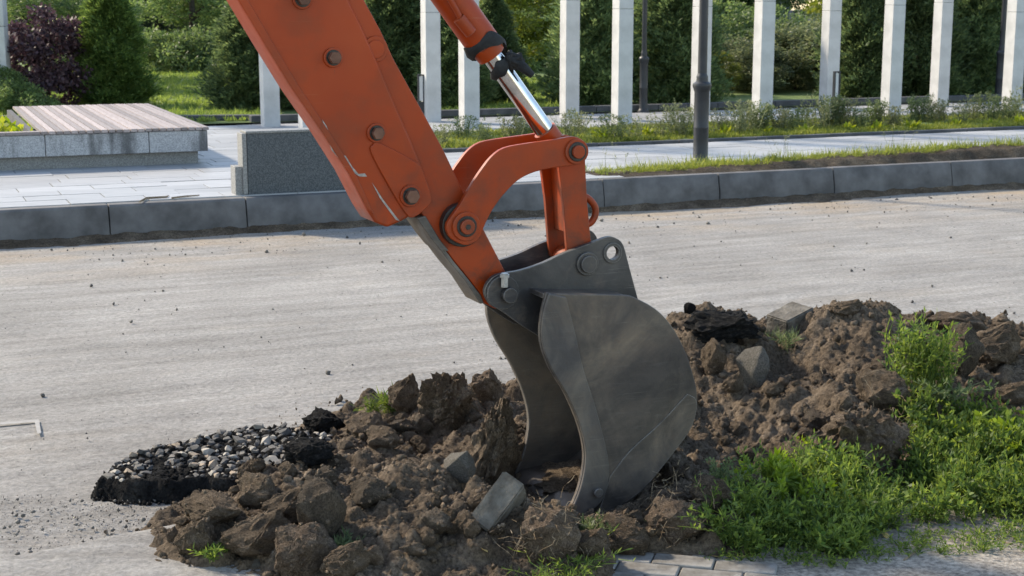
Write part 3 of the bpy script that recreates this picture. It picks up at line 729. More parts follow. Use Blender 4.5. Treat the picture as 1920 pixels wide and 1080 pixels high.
u5, z5 = LP(952, 552, EW0 - 0.01); pin('pin', u5, z5, EW0 - 0.038, 0.39, 0.027, M['ear_steel'], bucket)
pin('collar', u5, z5, EW1 + .001, AW0, 0.058, M['grease'], bucket); pin('collar', u5, z5, AW1, 0.5 - EW1 - .001, 0.058, M['grease'], bucket)
u6, z6 = LP(946, 524, EW0 - 0.02); mb = MB(); mb.tube([(u6, EW0 - 0.022, z6 + 0.022), (u6, EW0 - 0.022, z6 - 0.026)], [0.013, 0.013], 6)
mb.tube([(u6, EW0 - 0.022, z6 + 0.008), (u6, EW0 - 0.022, z6 + 0.018)], [0.018, 0.018], 6); mb.build('lock_bolt', M['zinc'], bucket, ang=30)
# soil lodged in the bucket
def ico(sub, r=1.0):
    bm = bmesh.new(); bmesh.ops.create_icosphere(bm, subdivisions=sub, radius=r); return bm
def rock_mesh(name, seed, sub=4, cuts=9, rough=0.16, flat=1.0, fine=0.05, cutr=(0.55, 0.85), grain=0.0):
    rd = random.Random(seed); bm = ico(sub)
    planes = []
    for _ in range(cuts):
        d = Vector((rd.gauss(0, 1), rd.gauss(0, 1), rd.gauss(0, 1))).normalized(); planes.append((d, rd.uniform(*cutr)))
    off = Vector((rd.uniform(0, 50), rd.uniform(0, 50), rd.uniform(0, 50)))
    for v in bm.verts:
        p = v.co.copy()
        for d, k in planes:
            e = p.dot(d) - k
            if e > 0: p -= d * e * 0.92
        q = p * 1.6 + off
        n1 = noise.fractal(q, 0.9, 2.1, 5); n2 = noise.fractal(p * 7 + off, 0.7, 2.2, 4)
        p += p.normalized() * (rough * n1 + fine * n2 + (grain * noise.fractal(p * 17 + off, 0.6, 2.2, 3) if grain else 0))
        p.z *= flat; v.co = p
    me = bpy.data.meshes.new(name); bm.to_mesh(me); bm.free()
    return smooth(me, 50)
def hull_bm(rd, npts=14, jit=0.25):
    bm = bmesh.new()
    for k in range(npts):
        z = 1 - 2 * (k + 0.5) / npts; a = k * 2.399963 + rd.uniform(-.5, .5); q = math.sqrt(1 - z * z)
        bm.verts.new(Vector((q * math.cos(a), q * math.sin(a), z)) * rd.uniform(1 - jit, 1 + jit * 0.4))
    r = bmesh.ops.convex_hull(bm, input=bm.verts)
    bmesh.ops.delete(bm, geom=list({g for g in r['geom_interior'] + r['geom_unused'] if isinstance(g, bmesh.types.BMVert)}), context='VERTS')
    return bm
def clod_mesh(name, seed, npts=15, jit=0.3, rough=0.10, fine=0.05, grain=0.03, cuts=7):
    rd = random.Random(seed); bm = hull_bm(rd, npts, jit)
    bmesh.ops.subdivide_edges(bm, edges=bm.edges[:], cuts=cuts, use_grid_fill=True)
    bmesh.ops.smooth_vert(bm, verts=bm.verts[:], factor=0.35, use_axis_x=True, use_axis_y=True, use_axis_z=True)
    bmesh.ops.triangulate(bm, faces=bm.faces[:])
    off = Vector((rd.uniform(0, 50), rd.uniform(0, 50), rd.uniform(0, 50)))
    for v in bm.verts:
        p = v.co.copy(); d = p.normalized()
        v.co = p + d * (rough * noise.fractal(p * 1.9 + off, 0.9, 2.1, 4) + fine * noise.fractal(p * 6.5 + off, 0.7, 2.2, 4) + grain * (abs(noise.fractal(p * 19 + off, 0.6, 2.2, 2)) - 0.2))
    me = bpy.data.meshes.new(name); bm.to_mesh(me); bm.free(); return smooth(me, 32)
# cloth and knotted rag on the cylinder
rag_mesh = MB()
c0, c1, c2 = LP(*cl(62), WC), LP(*cl(110), WC), LP(*cl(130), WC)
ax = (Vector((c1[0], 0, c1[1])) - Vector((c0[0], 0, c0[1]))).normalized()
mid = Vector((*LP(*cl(92), WC), 0)); mid = Vector((mid[0], WC, mid[1]))
def loc2w(p): return ST(0, 0) * 0 + EO + E_ * p[0] + N_ * p[1] + Vector((0, 0, p[2]))
side_v = Vector((0, 1, 0)); up_v = ax.cross(side_v)
pts = []
for k in range(41):
    a = 2 * math.pi * k / 40
    r = 0.062 + 0.004 * math.sin(3 * a)
    tilt = 0.045 * math.sin(a + 0.9) + 0.010 * math.sin(2 * a)
    pts.append(mid + (side_v * math.cos(a) + up_v * math.sin(a)) * r + ax * tilt)
def band(path, half, th, name, mat, axis, cen):
    v = []; f = []; n = len(path)
    for i, p in enumerate(path):
        out = (p - cen); out -= axis * out.dot(axis); out.normalize()
        hw = half * (1 + 0.25 * math.sin(i * 0.45) + 0.12 * math.sin(i * 1.1 + 1))
        for a, b in ((-hw, 0), (hw * 0.2, th), (hw, 0), (0, -th * 0.4)): v.append(loc2w(p + axis * a + out * b))
    for i in range(n - 1):
        for k in range(4): f.append((i * 4 + k, i * 4 + (k + 1) % 4, (i + 1) * 4 + (k + 1) % 4, (i + 1) * 4 + k))
    mb = MB(); mb.add(v, f); return mb
cloth = band(pts, 0.022, 0.008, 'cloth', M['rubber'], ax, mid).build('cloth_wrap', M['rubber'], ang=70)
tag(cloth, 'black cloth strip wrapped around the end of the orange cylinder barrel', 'cloth')
km = Vector((LP(*cl(128), WC)[0], WC, LP(*cl(128), WC)[1])); pts = []
for k in range(33):
    a = 2 * math.pi * k / 32; pts.append(km + (side_v * math.cos(a) + up_v * math.sin(a)) * 0.041 + ax * 0.012 * math.sin(a + 2))
mbk = band(pts, 0.020, 0.009, 'rag', M['rubber'], ax, km)
kc = km + side_v * -0.028 - up_v * (-0.045) * (1 if up_v.x > 0 else -1)
rd = random.Random(5)
for q in range(9):
    th0 = rd.uniform(0, 6.3); axd = Vector((rd.gauss(0, 1), rd.gauss(0, 1), rd.gauss(0, 1))).normalized(); b1 = axd.orthogonal().normalized(); b2 = axd.cross(b1)
    loop = [loc2w(kc + (b1 * math.cos(th0 + a * 0.5) * 0.022 + b2 * math.sin(th0 + a * 0.5) * rd.uniform(0.020, 0.028)) + axd * 0.004 * (a - 5) + ax * rd.uniform(-.004, .004)) for a in range(11)]
    mbk.tube(loop, 0.0085, 8)
mbk.tube([loc2w(kc), loc2w(kc + ax * 0.03 + Vector((0.01, -0.02, 0))), loc2w(kc + ax * 0.065 + Vector((0.02, -0.025, 0.0)))], [0.02, 0.018, 0.012], 8)
rag = mbk.build('knotted_rag', M['rubber'], ang=70); tag(rag, 'black rag knotted around the shiny chrome cylinder rod', 'rag')


# ------------------------------------------------------------------ clods, stones and blocks
CLOD = {}; STUCK = []
def clod_variants(key, mat, n, **kw):
    L = []
    for k in range(n):
        me = clod_mesh('clod_' + key, 100 + 13 * k + len(CLOD) * 7, **kw); me.materials.append(M[mat])
        co = np.empty(len(me.vertices) * 3, dtype=np.float32); me.vertices.foreach_get('co', co); co = co.reshape(-1, 3)
        L.append((me, co.min(0), co.max(0)))
    CLOD[key] = L
clod_variants('brown', 'clod', 7, npts=14, rough=0.12, fine=0.075, grain=0.05)
clod_variants('dry', 'clod_dry', 4, npts=13, rough=0.12, fine=0.07, grain=0.05)
clod_variants('grey', 'clod_grey', 4, npts=12, rough=0.07, fine=0.05, grain=0.035)
clod_variants('black', 'asphalt_dark', 3, npts=16, rough=0.14, fine=0.12, grain=0.08)
clod_variants('rough', 'clod', 2, npts=18, rough=0.24, fine=0.16, grain=0.09, cuts=9)
clod_variants('stone', 'concrete', 3, npts=13, rough=0.04, fine=0.02, grain=0.008)
def clod(px, py, wpx, hpx, key, label=None, var=None, rz=None, group=None, name='clod', tilt=(0, 0), dz=0.0, depth=0.85, sink=0.16):
    p = hit(px, py); dist = (p - Vector((0, 0, CAM_H))).length
    sc = F_PX / dist; w, h = wpx / sc, hpx / sc * 1.04
    var = random.randrange(len(CLOD[key])) if var is None else var
    me, lo, hi = CLOD[key][var % len(CLOD[key])]
    o = bpy.data.objects.new(name, me); COL.objects.link(o)
    d = w * depth
    o.scale = (w / (hi[0] - lo[0]), d / (hi[1] - lo[1]), h * (1 + sink) / (hi[2] - lo[2]))
    o.rotation_euler = (tilt[0], tilt[1], random.uniform(-0.5, 0.5) if rz is None else rz)
    vd = Vector((p.x, p.y, 0)).normalized()
    o.location = p + vd * d * 0.30 + Vector((0, 0, h * (0.5 - sink * 0.5) + dz))
    if label: tag(o, label, 'clod' if name == 'clod' else name.replace('_', ' '), group)
    if key != 'stone' and key != 'black' and wpx > 34: STUCK.append((o, var % len(CLOD[key]), key, w))
    return o
CL = [
 (762, 775, 62, 66, 'brown', 'upright rounded clod of earth with a grass tuft growing at its left'),
 (842, 805, 118, 108, 'rough', 'big angular clod of brown earth left of the bucket'),
 (905, 760, 66, 62, 'dry', 'pale dry clod of earth right against the big angular clod'),
 (688, 824, 82, 42, 'brown', 'low round clod between the asphalt chunk and the upright clod'),
 (752, 814, 56, 25, 'grey', 'small flat grey clod below the upright rounded clod'),
 (467, 905, 36, 40, 'brown', 'small round clod perched above the larger clod by the asphalt slab'),
 (488, 957, 82, 62, 'brown', 'squarish brown clod in front of the asphalt slab'),
 (400, 985, 130, 46, 'brown', 'long low clod at the left end of the soil heap'),
 (548, 990, 100, 66, 'brown', 'slanting clod between the squarish clod and the dark upright clod'),
 (490, 1048, 130, 72, 'brown', 'broad slab shaped clod in the lower left of the heap'),
 (372, 1048, 76, 66, 'brown', 'knobbly clod at the lower left edge of the heap'),
 (323, 1022, 26, 32, 'dry', 'tiny upright clod at the far left edge of the heap'),
 (566, 1092, 118, 98, 'dry', 'large reddish triangular clod at the bottom edge of the picture'),
 (602, 1005, 95, 100, 'grey', 'dark upright pointed clod in the middle of the left heap'),
 (655, 1092, 92, 66, 'brown', 'brown clod right of the reddish triangular clod at the bottom'),
 (818, 1000, 62, 40, 'grey', 'smooth grey stone like clod in the middle of the heap'),
 (692, 952, 92, 52, 'grey', 'grey brown clod with a round pebble at its right'),
 (720, 840, 66, 36, 'brown', 'brown clod under the flat grey clod'),
 (1030, 1062, 112, 100, 'dry', 'large clod full of pale roots in front of the bucket lip'),
 (1110, 1046, 80, 48, 'brown', 'clod half covered with torn weeds in front of the bucket'),
 (1172, 1044, 100, 66, 'brown', 'angular wedge shaped clod just above the paving stones'),
 (1152, 992, 48, 28, 'dry', 'small mound shaped clod touching the bucket lip'),
 (1192, 995, 40, 38, 'grey', 'little grey clod between the wedge and the bucket'),
 (1262, 1022, 112, 76, 'dry', 'big crumbly tan clod right of the bucket tip'),
 (1255, 956, 88, 34, 'dry', 'flat tan clod lying behind the big crumbly clod'),
 (1340, 968, 92, 62, 'brown', 'brown clod at the left end of the weeds'),
 (1398, 990, 40, 28, 'brown', 'small brown clod sunk among the weeds'),
 (1418, 930, 44, 34, 'brown', 'small clod under the bushy left end of the weeds'),
 (1395, 655, 62, 48, 'brown', 'clod right of the black asphalt lump on the mound'),
 (1620, 888, 185, 112, 'rough', 'huge rounded clod of earth sitting on the edge of the weeds'),
 (1512, 872, 80, 28, 'grey', 'flat grey clod left of the huge rounded clod'),
 (1800, 705, 78, 98, 'grey', 'grey slab of earth right of the weed clump on the mound'),
 (1868, 695, 106, 78, 'brown', 'dark blocky clod at the right end of the mound'),
 (1785, 628, 112, 38, 'dry', 'flat broken slab of pale earth on the crest of the mound'),
 (1655, 768, 96, 66, 'brown', 'clod left of the weed clump on the mound'),
 (1592, 596, 66, 30, 'brown', 'dark clod on the highest crest of the mound'),
 (1532, 806, 66, 32, 'grey', 'low clod above the pit right of the bucket'),
 (1338, 705, 58, 66, 'brown', 'clod close behind the right edge of the bucket'),
 (1905, 765, 70, 44, 'brown', 'clod at the right edge of the picture above the weeds'),
]
random.seed(21)
for px, py, w, h, k, lab in CL: clod(px, py, w, h, k, lab)
o = clod(928, 912, 112, 160, 'rough', 'tall rough mass of dark earth leaning against the bucket mouth', 0, 0.9, tilt=(0.1, 0.2), depth=0.75)
clod(606, 820, 88, 44, 'black', 'dusty topped chunk of black asphalt above the gravelly slab', 0, name='asphalt_chunk')
clod(1345, 645, 150, 56, 'black', 'large black lump of old asphalt on the mound behind the bucket', 1, name='asphalt_chunk')
clod(1292, 588, 24, 20, 'black', 'tiny black asphalt crumb at the top of the mound', 2, name='asphalt_chunk')
clod(575, 872, 100, 42, 'black', 'crumbly black asphalt pile at the right end of the slab', 2, name='asphalt_chunk')
clod(1412, 722, 64, 66, 'stone', 'pale grey rounded stone in the hollow of the mound', 0, name='stone')
clod(1262, 815, 60, 44, 'grey', 'grey gravelly clod touching the right edge of the bucket', 2, name='clod')
clod(862, 902, 66, 56, 'stone', 'broken wedge of pale concrete left of the leaning earth slab', 1, name='concrete_piece')
clod(806, 985, 26, 18, 'stone', 'little pale pebble in the soil right of the heap centre', 2, name='stone')
clod(482, 1068, 20, 0.1 + 16, 'stone', 'small pale stone low in the left heap', 2, name='stone')
# random smaller clods
random.seed(5)
n = 0
while n < 110:
    px, py = random.uniform(320, 1900), random.uniform(600, 1075)
    p = hit(px, py)
    if height(p.x, p.y) < 0.035 or p.y > 7.4: continue
    if 950 < px < 1310 and py > 560: continue
    s = random.choice((16, 20, 24, 28, 34, 44)) * 5.2 / p.y
    clod(px, py, s * random.uniform(0.9, 1.4), s * random.uniform(0.6, 0.95), random.choice(('brown', 'brown', 'brown', 'dry', 'grey')),
         'small crumbled clod of brown earth lying on the dug soil', group='small clods scattered over the soil heap'); n += 1
# concrete blocks
def block(px, py, size, rot, label, dz=0.0, name='concrete_block', mat='concrete', push=0.0):
    p = hit(px, py); mb = MB().box((0, 0, 0), size); me = mb.me(name)
    bm = bmesh.new(); bm.from_mesh(me); bmesh.ops.bevel(bm, geom=bm.edges[:], offset=0.006, segments=2, affect='EDGES'); bmesh.ops.subdivide_edges(bm, edges=[e for e in bm.edges if e.calc_length() > 0.03], cuts=5, use_grid_fill=True)
    for v in bm.verts: v.co += v.co.normalized() * 0.004 * noise.fractal(v.co * 22, 0.8, 2, 4)
    bm.to_mesh(me); bm.free(); smooth(me, 35)
    o = link(name, me, M[mat]); o.rotation_euler = rot; o.location = p + Vector((p.x, p.y, 0)).normalized() * push + Vector((0, 0, dz)); tag(o, label, 'block'); return o
block(935, 985, (0.085, 0.15, 0.19), (R(-38), R(28), R(-25)), 'tilted grey concrete block standing at the bucket lip', 0.045, push=0.05)
block(1480, 636, (0.20, 0.13, 0.11), (R(6), R(-12), R(40)), 'grey concrete block half buried in the top of the mound', 0.075, push=0.05)

# gravelly asphalt slab
sx = np.arange(P2[:, 0].min() - 0.06, P2[:, 0].max() + 0.06, 0.008); sy = np.arange(P2[:, 1].min() - 0.06, P2[:, 1].max() + 0.06, 0.008)
X, Y = np.meshgrid(sx, sy, indexing='ij')
D = sdist(X, Y, P2) + 0.022 * fbm(X * 16, Y * 16, 4)
SZ = 0.086 * np.clip((D + 0.03) / 0.035, 0, 1) ** 0.7 + np.clip((D + 0.03) / 0.05, 0, 1) * (0.020 * fbm(X * 26, Y * 26, 4, 0.65) + 0.008 * fbm(X * 3, Y * 3, 2)) - 0.012
slab = empty('asphalt_slab', (P2[:, 0].mean(), P2[:, 1].mean(), 0)); tag(slab, 'broken slab of black asphalt topped with pale gravel on the road', 'asphalt slab')
ox, oy = slab.location.x, slab.location.y
kq = (SZ[:-1, :-1] > -0.0115) | (SZ[1:, 1:] > -0.0115)
idx = np.arange(X.size).reshape(X.shape); Fq = np.stack([idx[:-1, :-1], idx[1:, :-1], idx[1:, 1:], idx[:-1, 1:]], -1)[kq]
used = np.unique(Fq); rm = np.full(X.size, -1); rm[used] = np.arange(len(used))
link('slab_body', smooth(mesh_np('slab_body', np.stack([X - ox, Y - oy, SZ], -1).reshape(-1, 3)[used], rm[Fq]), 180), M['asphalt_dark'], slab)
st_me = {}
for k, mt in enumerate(('stone_white', 'stone_grey', 'stone_tan', 'stone_dark')):
    for v in range(4):
        bm = hull_bm(random.Random(300 + v), 13, 0.35); me = bpy.data.meshes.new('gravel_stone'); bm.to_mesh(me); bm.free(); me.materials.append(M[mt]); st_me[k, v] = me
random.seed(9); placed = []
tries = 0
while len(placed) < 280 and tries < 9000:
    tries += 1
    i, j = random.randrange(X.shape[0]), random.randrange(X.shape[1])
    if D[i, j] < 0.010 or vnoise(np.array(X[i, j] * 9.0), np.array(Y[i, j] * 9.0)) > 0.34: continue
    x, y = X[i, j], Y[i, j]; r = random.choice((0.011, 0.014, 0.018, 0.022, 0.028))
    if any((x - a) ** 2 + (y - b) ** 2 < (0.82 * (r + c)) ** 2 for a, b, c in placed): continue
    placed.append((x, y, r))
    k = random.choices((0, 1, 2, 3), (0.22, 0.34, 0.12, 0.32))[0]
    o = bpy.data.objects.new('stone', st_me[k, random.randrange(4)]); COL.objects.link(o); o.parent = slab
    o.location = (x - ox, y - oy, SZ[i, j] + r * 0.02); o.scale = (r * random.uniform(1, 1.6), r * random.uniform(0.9, 1.2), r * random.uniform(0.5, 0.8)); o.rotation_euler = (random.uniform(-.5, .5), random.uniform(-.5, .5), random.uniform(0, 6.3))

SLAB_SIDE = [(X[i, j], Y[i, j], SZ[i, j]) for i, j in np.argwhere((D > -0.045) & (D < 0.03))]
SLAB_TOP = [(X[i, j], Y[i, j], SZ[i, j]) for i, j in np.argwhere(D > 0.03)]
# crumbs: soil crumbs on the heap, pebbles on the road
def crumb_cloud(name, pts, radii, mat, label, cat, sub=1, parent=None):
    base = []
    for k in range(5):
        bm = hull_bm(random.Random(k + 40), 11 if sub else 9, 0.4); bm.verts.index_update()
        base.append((np.array([tuple(v.co) for v in bm.verts]), np.array([[v.index for v in f.verts] for f in bm.faces]))); bm.free()
    Vs, Fs, b = [], [], 0
    for (x, y, z), r in zip(pts, radii):
        v, f = base[rng.integers(5)]; a = rng.uniform(0, 6.28); c, s = math.cos(a), math.sin(a)
        w = v * r * rng.uniform(0.7, 1.3, 3); w = np.stack([w[:, 0] * c - w[:, 1] * s, w[:, 0] * s + w[:, 1] * c, w[:, 2]], -1)
        Vs.append(w + (x, y, z)); Fs.append(f + b); b += len(v)
    o = link(name, mesh_np(name, np.concatenate(Vs), np.concatenate(Fs)), mat); 
    if label: tag(o, label, cat)
    tag(o, kind='stuff'); return o
pts, rad = [], []
while len(pts) < 26000:
    x, y = rng.uniform(X0, X1), rng.uniform(Y0, Y1); h = true_height(x, y)
    i, j = min(int((x - X0) / DX), len(gx) - 1), min(int((y - Y0) / DX), len(gy) - 1)
    if body[i, j] < 0.3 or near_pavers[i, j] > 0.2 or slab_d[i, j] > -0.01: continue
    r = min(0.0030 + 0.0022 * rng.pareto(2.0), 0.021); pts.append((x, y, h + r * 0.3)); rad.append(r)
bpy.context.view_layer.update()
for o_, v_, k_, w_ in STUCK:
    vs = CLOD[k_][v_][0].vertices; mw = o_.matrix_basis
    for _ in range(int(40 + 500 * w_)):
        p = mw @ vs[rng.integers(len(vs))].co
        r = min(0.0020 + 0.0018 * rng.pareto(2.0), 0.010); pts.append(tuple(p)); rad.append(r)
crumb_cloud('soil_crumbs', pts, rad, M['clod'], 'loose crumbs of brown earth strewn over the soil heap', 'soil')
cr_p = [SLAB_SIDE[rng.integers(len(SLAB_SIDE))] for _ in range(2600)] + [SLAB_TOP[rng.integers(len(SLAB_TOP))] for _ in range(1100)]
cr_p = [(x - ox + rng.normal(0, .004), y - oy + rng.normal(0, .004), max(z, 0) * (1 if k >= 2600 else rng.uniform(0.1, 1.0))) for k, (x, y, z) in enumerate(cr_p)]
o = crumb_cloud('tar_crumbs', cr_p, [min(0.004 + 0.003 * rng.pareto(2.2), 0.014) for _ in cr_p], M['asphalt_dark'], None, None); o.parent = slab
# spill of crumbs fading away from the heap on the road
pts, rad = [], []
bi = np.argwhere((body > 0.25) & (body < 0.6) & (near_pavers < 0.1)); 
while len(pts) < 2600:
    i, j = bi[rng.integers(len(bi))]; a = rng.uniform(0, 6.28); dd = abs(rng.normal(0, 0.30))
    x, y = gx[i] + dd * math.cos(a), gy[j] + dd * math.sin(a); r = min(0.0035 + 0.0030 * rng.pareto(2.4), 0.022) * max(0.5, 1 - dd)
    if y < 4.0: continue
    pts.append((x, y, height(x, y) + r * 0.3)); rad.append(r)
crumb_cloud('spilled_crumbs', pts, rad, M['clod'], 'fine soil crumbs spilled on the road around the heap', 'soil')
pts, rad = [], []
while len(pts) < 1900:
    px, py = rng.uniform(-60, 470), rng.uniform(930, 1120); p = G(px, py)
    w_ = math.exp(-((py - 965 - 0.05 * (px - 200)) / 60) ** 2) + 0.4
    if rng.random() > w_ or height(p.x, p.y) > 0.02: continue
    r = min(0.0014 + 0.0011 * rng.pareto(2.1), 0.009); pts.append((p.x, p.y, r * 0.3 + 0.005)); rad.append(r)
crumb_cloud('trampled_crumbs', pts, rad, M['stone_grey'], 'dark soil crumbs trodden into the road at lower left', 'soil')
pts, rad = [], []
while len(pts) < 1500:
    x, y = rng.uniform(-3.6, 5.2), rng.uniform(4.1, 14.2); s, t = toST((x, y))
    if t > -0.05 or height(x, y) > 0.01 or (t < -1.1 and rng.random() < 0.7): continue
    r = min(0.0025 + 0.0024 * rng.pareto(2.2), 0.014) * (1.3 if t > -1.2 else 1.0)
    pts.append((x, y, r * 0.3)); rad.append(r)
half = len(pts) // 2
crumb_cloud('road_pebbles', pts[:half], rad[:half], M['stone_dark'], 'dark pebbles scattered over the dusty road', 'pebbles')
crumb_cloud('road_grit', pts[half:], rad[half:], M['stone_grey'], 'pale grit scattered over the dusty road', 'grit')

# ------------------------------------------------------------------ plants (leaf quads)
def leaves(P, D, L, W, fold=None):
    P = np.asarray(P, float); D = np.asarray(D, float); D /= np.linalg.norm(D, axis=1, keepdims=True) + 1e-9
    n = len(P); Rn = rng.normal(size=(n, 3)); S = np.cross(D, Rn); S /= np.linalg.norm(S, axis=1, keepdims=True) + 1e-9
    L = np.broadcast_to(L, n)[:, None]; W = np.broadcast_to(W, n)[:, None]
    m = P + D * L * 0.45
    return np.stack([P, m + S * W / 2, P + D * L, m - S * W / 2], 1)
def quads_mesh(name, Q, mat):
    Q = np.asarray(Q); me = mesh_np(name, Q.reshape(-1, 3), np.arange(len(Q) * 4).reshape(-1, 4)); me.materials.append(mat); return me
def stem_quads(a, b, w):
    a, b = np.asarray(a, float), np.asarray(b, float); n = len(a); d = b - a; S = np.cross(d, rng.normal(size=(n, 3))); S /= np.linalg.norm(S, axis=1, keepdims=True) + 1e-9
    S = S * w / 2; return np.stack([a - S, a + S, b + S * 0.5, b - S * 0.5], 1)
def unit(n, up=0.0):
    d = rng.normal(size=(n, 3)); d[:, 2] += up; return d / np.linalg.norm(d, axis=1, keepdims=True)
def sprig(h, nl, ll, lw, lean=0.4, stems=3):
    Q = []
    for _ in range(stems):
        tip = np.array([rng.normal(0, lean * h), rng.normal(0, lean * h), h * rng.uniform(0.6, 1.0)]); c = np.array([rng.normal(0, .1 * h), rng.normal(0, .1 * h), h * 0.5])
        ts = np.linspace(0, 1, 7); pts = np.array([(1 - t) ** 2 * 0 + 2 * t * (1 - t) * c + t * t * tip for t in ts])
        Q.append(stem_quads(pts[:-1], pts[1:], 0.0035 if h < 0.5 else 0.006))
        k = nl // stems; tt = rng.uniform(0.12, 1.0, k)[:, None]; P = 2 * tt * (1 - tt) * c + tt * tt * tip
        D = unit(k, 0.7) + 0.3 * tip / h
        Q.append(leaves(P, D, ll * rng.uniform(0.6, 1.2, k), lw * rng.uniform(0.7, 1.2, k)))
    return np.concatenate(Q)
def scatter(sprigs, pts, scale=(0.8, 1.2)):
    out = []
    for p in pts:
        q = sprigs[rng.integers(len(sprigs))]; a = rng.uniform(0, 6.28); s = rng.uniform(*scale); c, sn = math.cos(a), math.sin(a)
        r = np.stack([q[..., 0] * c - q[..., 1] * sn, q[..., 0] * sn + q[..., 1] * c, q[..., 2]], -1) * s
        out.append(r + np.asarray(p))
    return np.concatenate(out)
def in_poly(P, n):
    P = np.array([(p.x, p.y) for p in P]); out = []
    while len(out) < n:
        x = rng.uniform(P[:, 0].min(), P[:, 0].max(), 400); y = rng.uniform(P[:, 1].min(), P[:, 1].max(), 400)
        k = sdist(x, y, P) > 0
        out += list(zip(x[k], y[k]))
    return out[:n]
# knotweed carpet at lower right
sp_w = [sprig(rng.uniform(0.10, 0.17), 60, 0.030, 0.007, 0.3, 3) for _ in range(2)] + [sprig(0.13, 40, 0.034, 0.015, 0.4, 4)] + [sprig(rng.uniform(0.055, 0.125), 52, 0.021, 0.0085, 0.55, 4) for _ in range(8)]
poly = [G(x, y) for x, y in ((1318, 1032), (1335, 975), (1400, 935), (1500, 915), (1600, 925), (1705, 910), (1725, 875), (1800, 862), (1990, 865), (2050, 990), (1900, 1005), (1800, 985), (1700, 985), (1640, 1010), (1600, 1050), (1480, 1052), (1400, 1048))]
pw = [q for q in in_poly(poly, 3000) if fbm(np.array(q[0] * 5.0), np.array(q[1] * 5.0), 3) > -0.08 or rng.random() < 0.15]
o = link('knotweed', quads_mesh('knotweed', scatter(sp_w, [(x, y, max(0, height(x, y)) - 0.005) for x, y in pw], (0.35, 1.1)), M['weed'])); tag(o, 'low green knotweed carpet growing along the lower right of the heap', 'weeds', kind='stuff')
poly2 = [G(x, y) for x, y in ((1705, 900), (1715, 870), (1760, 850), (1820, 842), (1990, 845), (2050, 970), (1900, 990), (1790, 950))]
sp_t = [sprig(rng.uniform(0.12, 0.20), 70, 0.032, 0.013, 0.4, 4) for _ in range(6)]
o = link('tall_weeds', quads_mesh('tall_weeds', scatter(sp_t, [(x, y, max(0, height(x, y)) - 0.005) for x, y in in_poly(poly2, 260)], (0.6, 1.0)), M['weed'])); tag(o, 'taller leafy weeds at the right edge beside the soil mound', 'weeds', kind='stuff')
# sparse creeping sprigs on the sand
sp_s = [sprig(0.05, 22, 0.020, 0.007, 0.9, 4) for _ in range(4)]
poly3 = [G(x, y) for x, y in ((1290, 1045), (1620, 1045), (1720, 1000), (1930, 1000), (1950, 1035), (1700, 1050), (1600, 1072), (1300, 1052))]
o = link('creeping_weeds', quads_mesh('creeping_weeds', scatter(sp_s, [(x, y, 0.002) for x, y in in_poly(poly3, 130)], (0.4, 1.0)), M['weed'])); tag(o, 'sparse creeping weeds between the carpet and the sandy path', 'weeds', kind='stuff')
def plant(name, label, cat, px, py, Q, mat, group=None, dz=0.0, p=None, rz=0.0):
    p = p or hit(px, py); o = link(name, quads_mesh(name, Q, mat)); o.location = p + Vector((0, 0, dz)); o.rotation_euler = (0, 0, rz); tag(o, label, cat, group); return o
def bushlet(h, n, spread, ll, lw, lean=0.35): return scatter([sprig(h * rng.uniform(.6, 1), 60, ll, lw, lean, 4) for _ in range(4)], [(rng.normal(0, spread), rng.normal(0, spread), 0) for _ in range(n)], (0.7, 1.1))
plant('bushy_weed', 'tall bushy weed clump growing on the mound at right', 'weed', 1725, 735, bushlet(0.37, 42, 0.060, 0.030, 0.010, 0.22), M['weed'])
plant('trailing_weed', 'torn stems trailing below the bushy clump on the mound', 'weed', 1745, 760, np.concatenate([bushlet(0.16, 10, 0.07, 0.03, 0.008, 0.8)]), M['weed_blue'])
plant('bushy_weed', 'pale feathery weed at the left end of the weed carpet', 'weed', 1358, 935, bushlet(0.17, 12, 0.035, 0.018, 0.007, 0.25), M['weed_blue'])
plant('bushy_weed', 'bright yellow green weed left of the huge clod', 'weed', 1462, 925, bushlet(0.15, 16, 0.06, 0.04, 0.013, 0.3), M['weed_bright'])
plant('bushy_weed', 'weed sprig with upright shoots behind the huge clod', 'weed', 1722, 800, bushlet(0.20, 12, 0.05, 0.04, 0.014, 0.3), M['weed'])
plant('weed_sprout', 'tiny bright sprout on the clod left of the mound weeds', 'weed', 1690, 716, bushlet(0.04, 3, 0.008, 0.025, 0.010, 0.6), M['weed_bright'])
plant('weed_sprout', 'tiny bright sprout on the flat grey clod', 'weed', 1520, 846, bushlet(0.04, 3, 0.008, 0.022, 0.009, 0.6), M['weed_bright'])
plant('grass_tuft', 'green grass tuft beside the upright rounded clod', 'grass tuft', 722, 778, bushlet(0.12, 9, 0.03, 0.06, 0.005, 0.45), M['weed'])
plant('grass_tuft', 'wispy grass at the top hollow of the mound', 'grass tuft', 1462, 655, bushlet(0.09, 4, 0.03, 0.05, 0.004, 0.6), M['weed_blue'])
plant('torn_weed', 'heap of torn green weeds at the bottom edge in front of the rooty clod', 'weed', 1065, 1082, bushlet(0.09, 15, 0.075, 0.030, 0.005, 0.9), M['weed'])
plant('torn_weed', 'torn weeds draped over the clod in front of the bucket', 'weed', 1115, 1000, bushlet(0.07, 9, 0.045, 0.03, 0.006, 1.0), M['weed_blue'])
plant('torn_weed', 'green weed scrap in the lower left of the heap', 'weed', 400, 1045, bushlet(0.05, 4, 0.02, 0.03, 0.006, 0.9), M['weed'])
plant('torn_weed', 'green weed scrap between the bottom clods', 'weed', 648, 1032, bushlet(0.05, 4, 0.02, 0.03, 0.006, 0.9), M['weed_blue'])
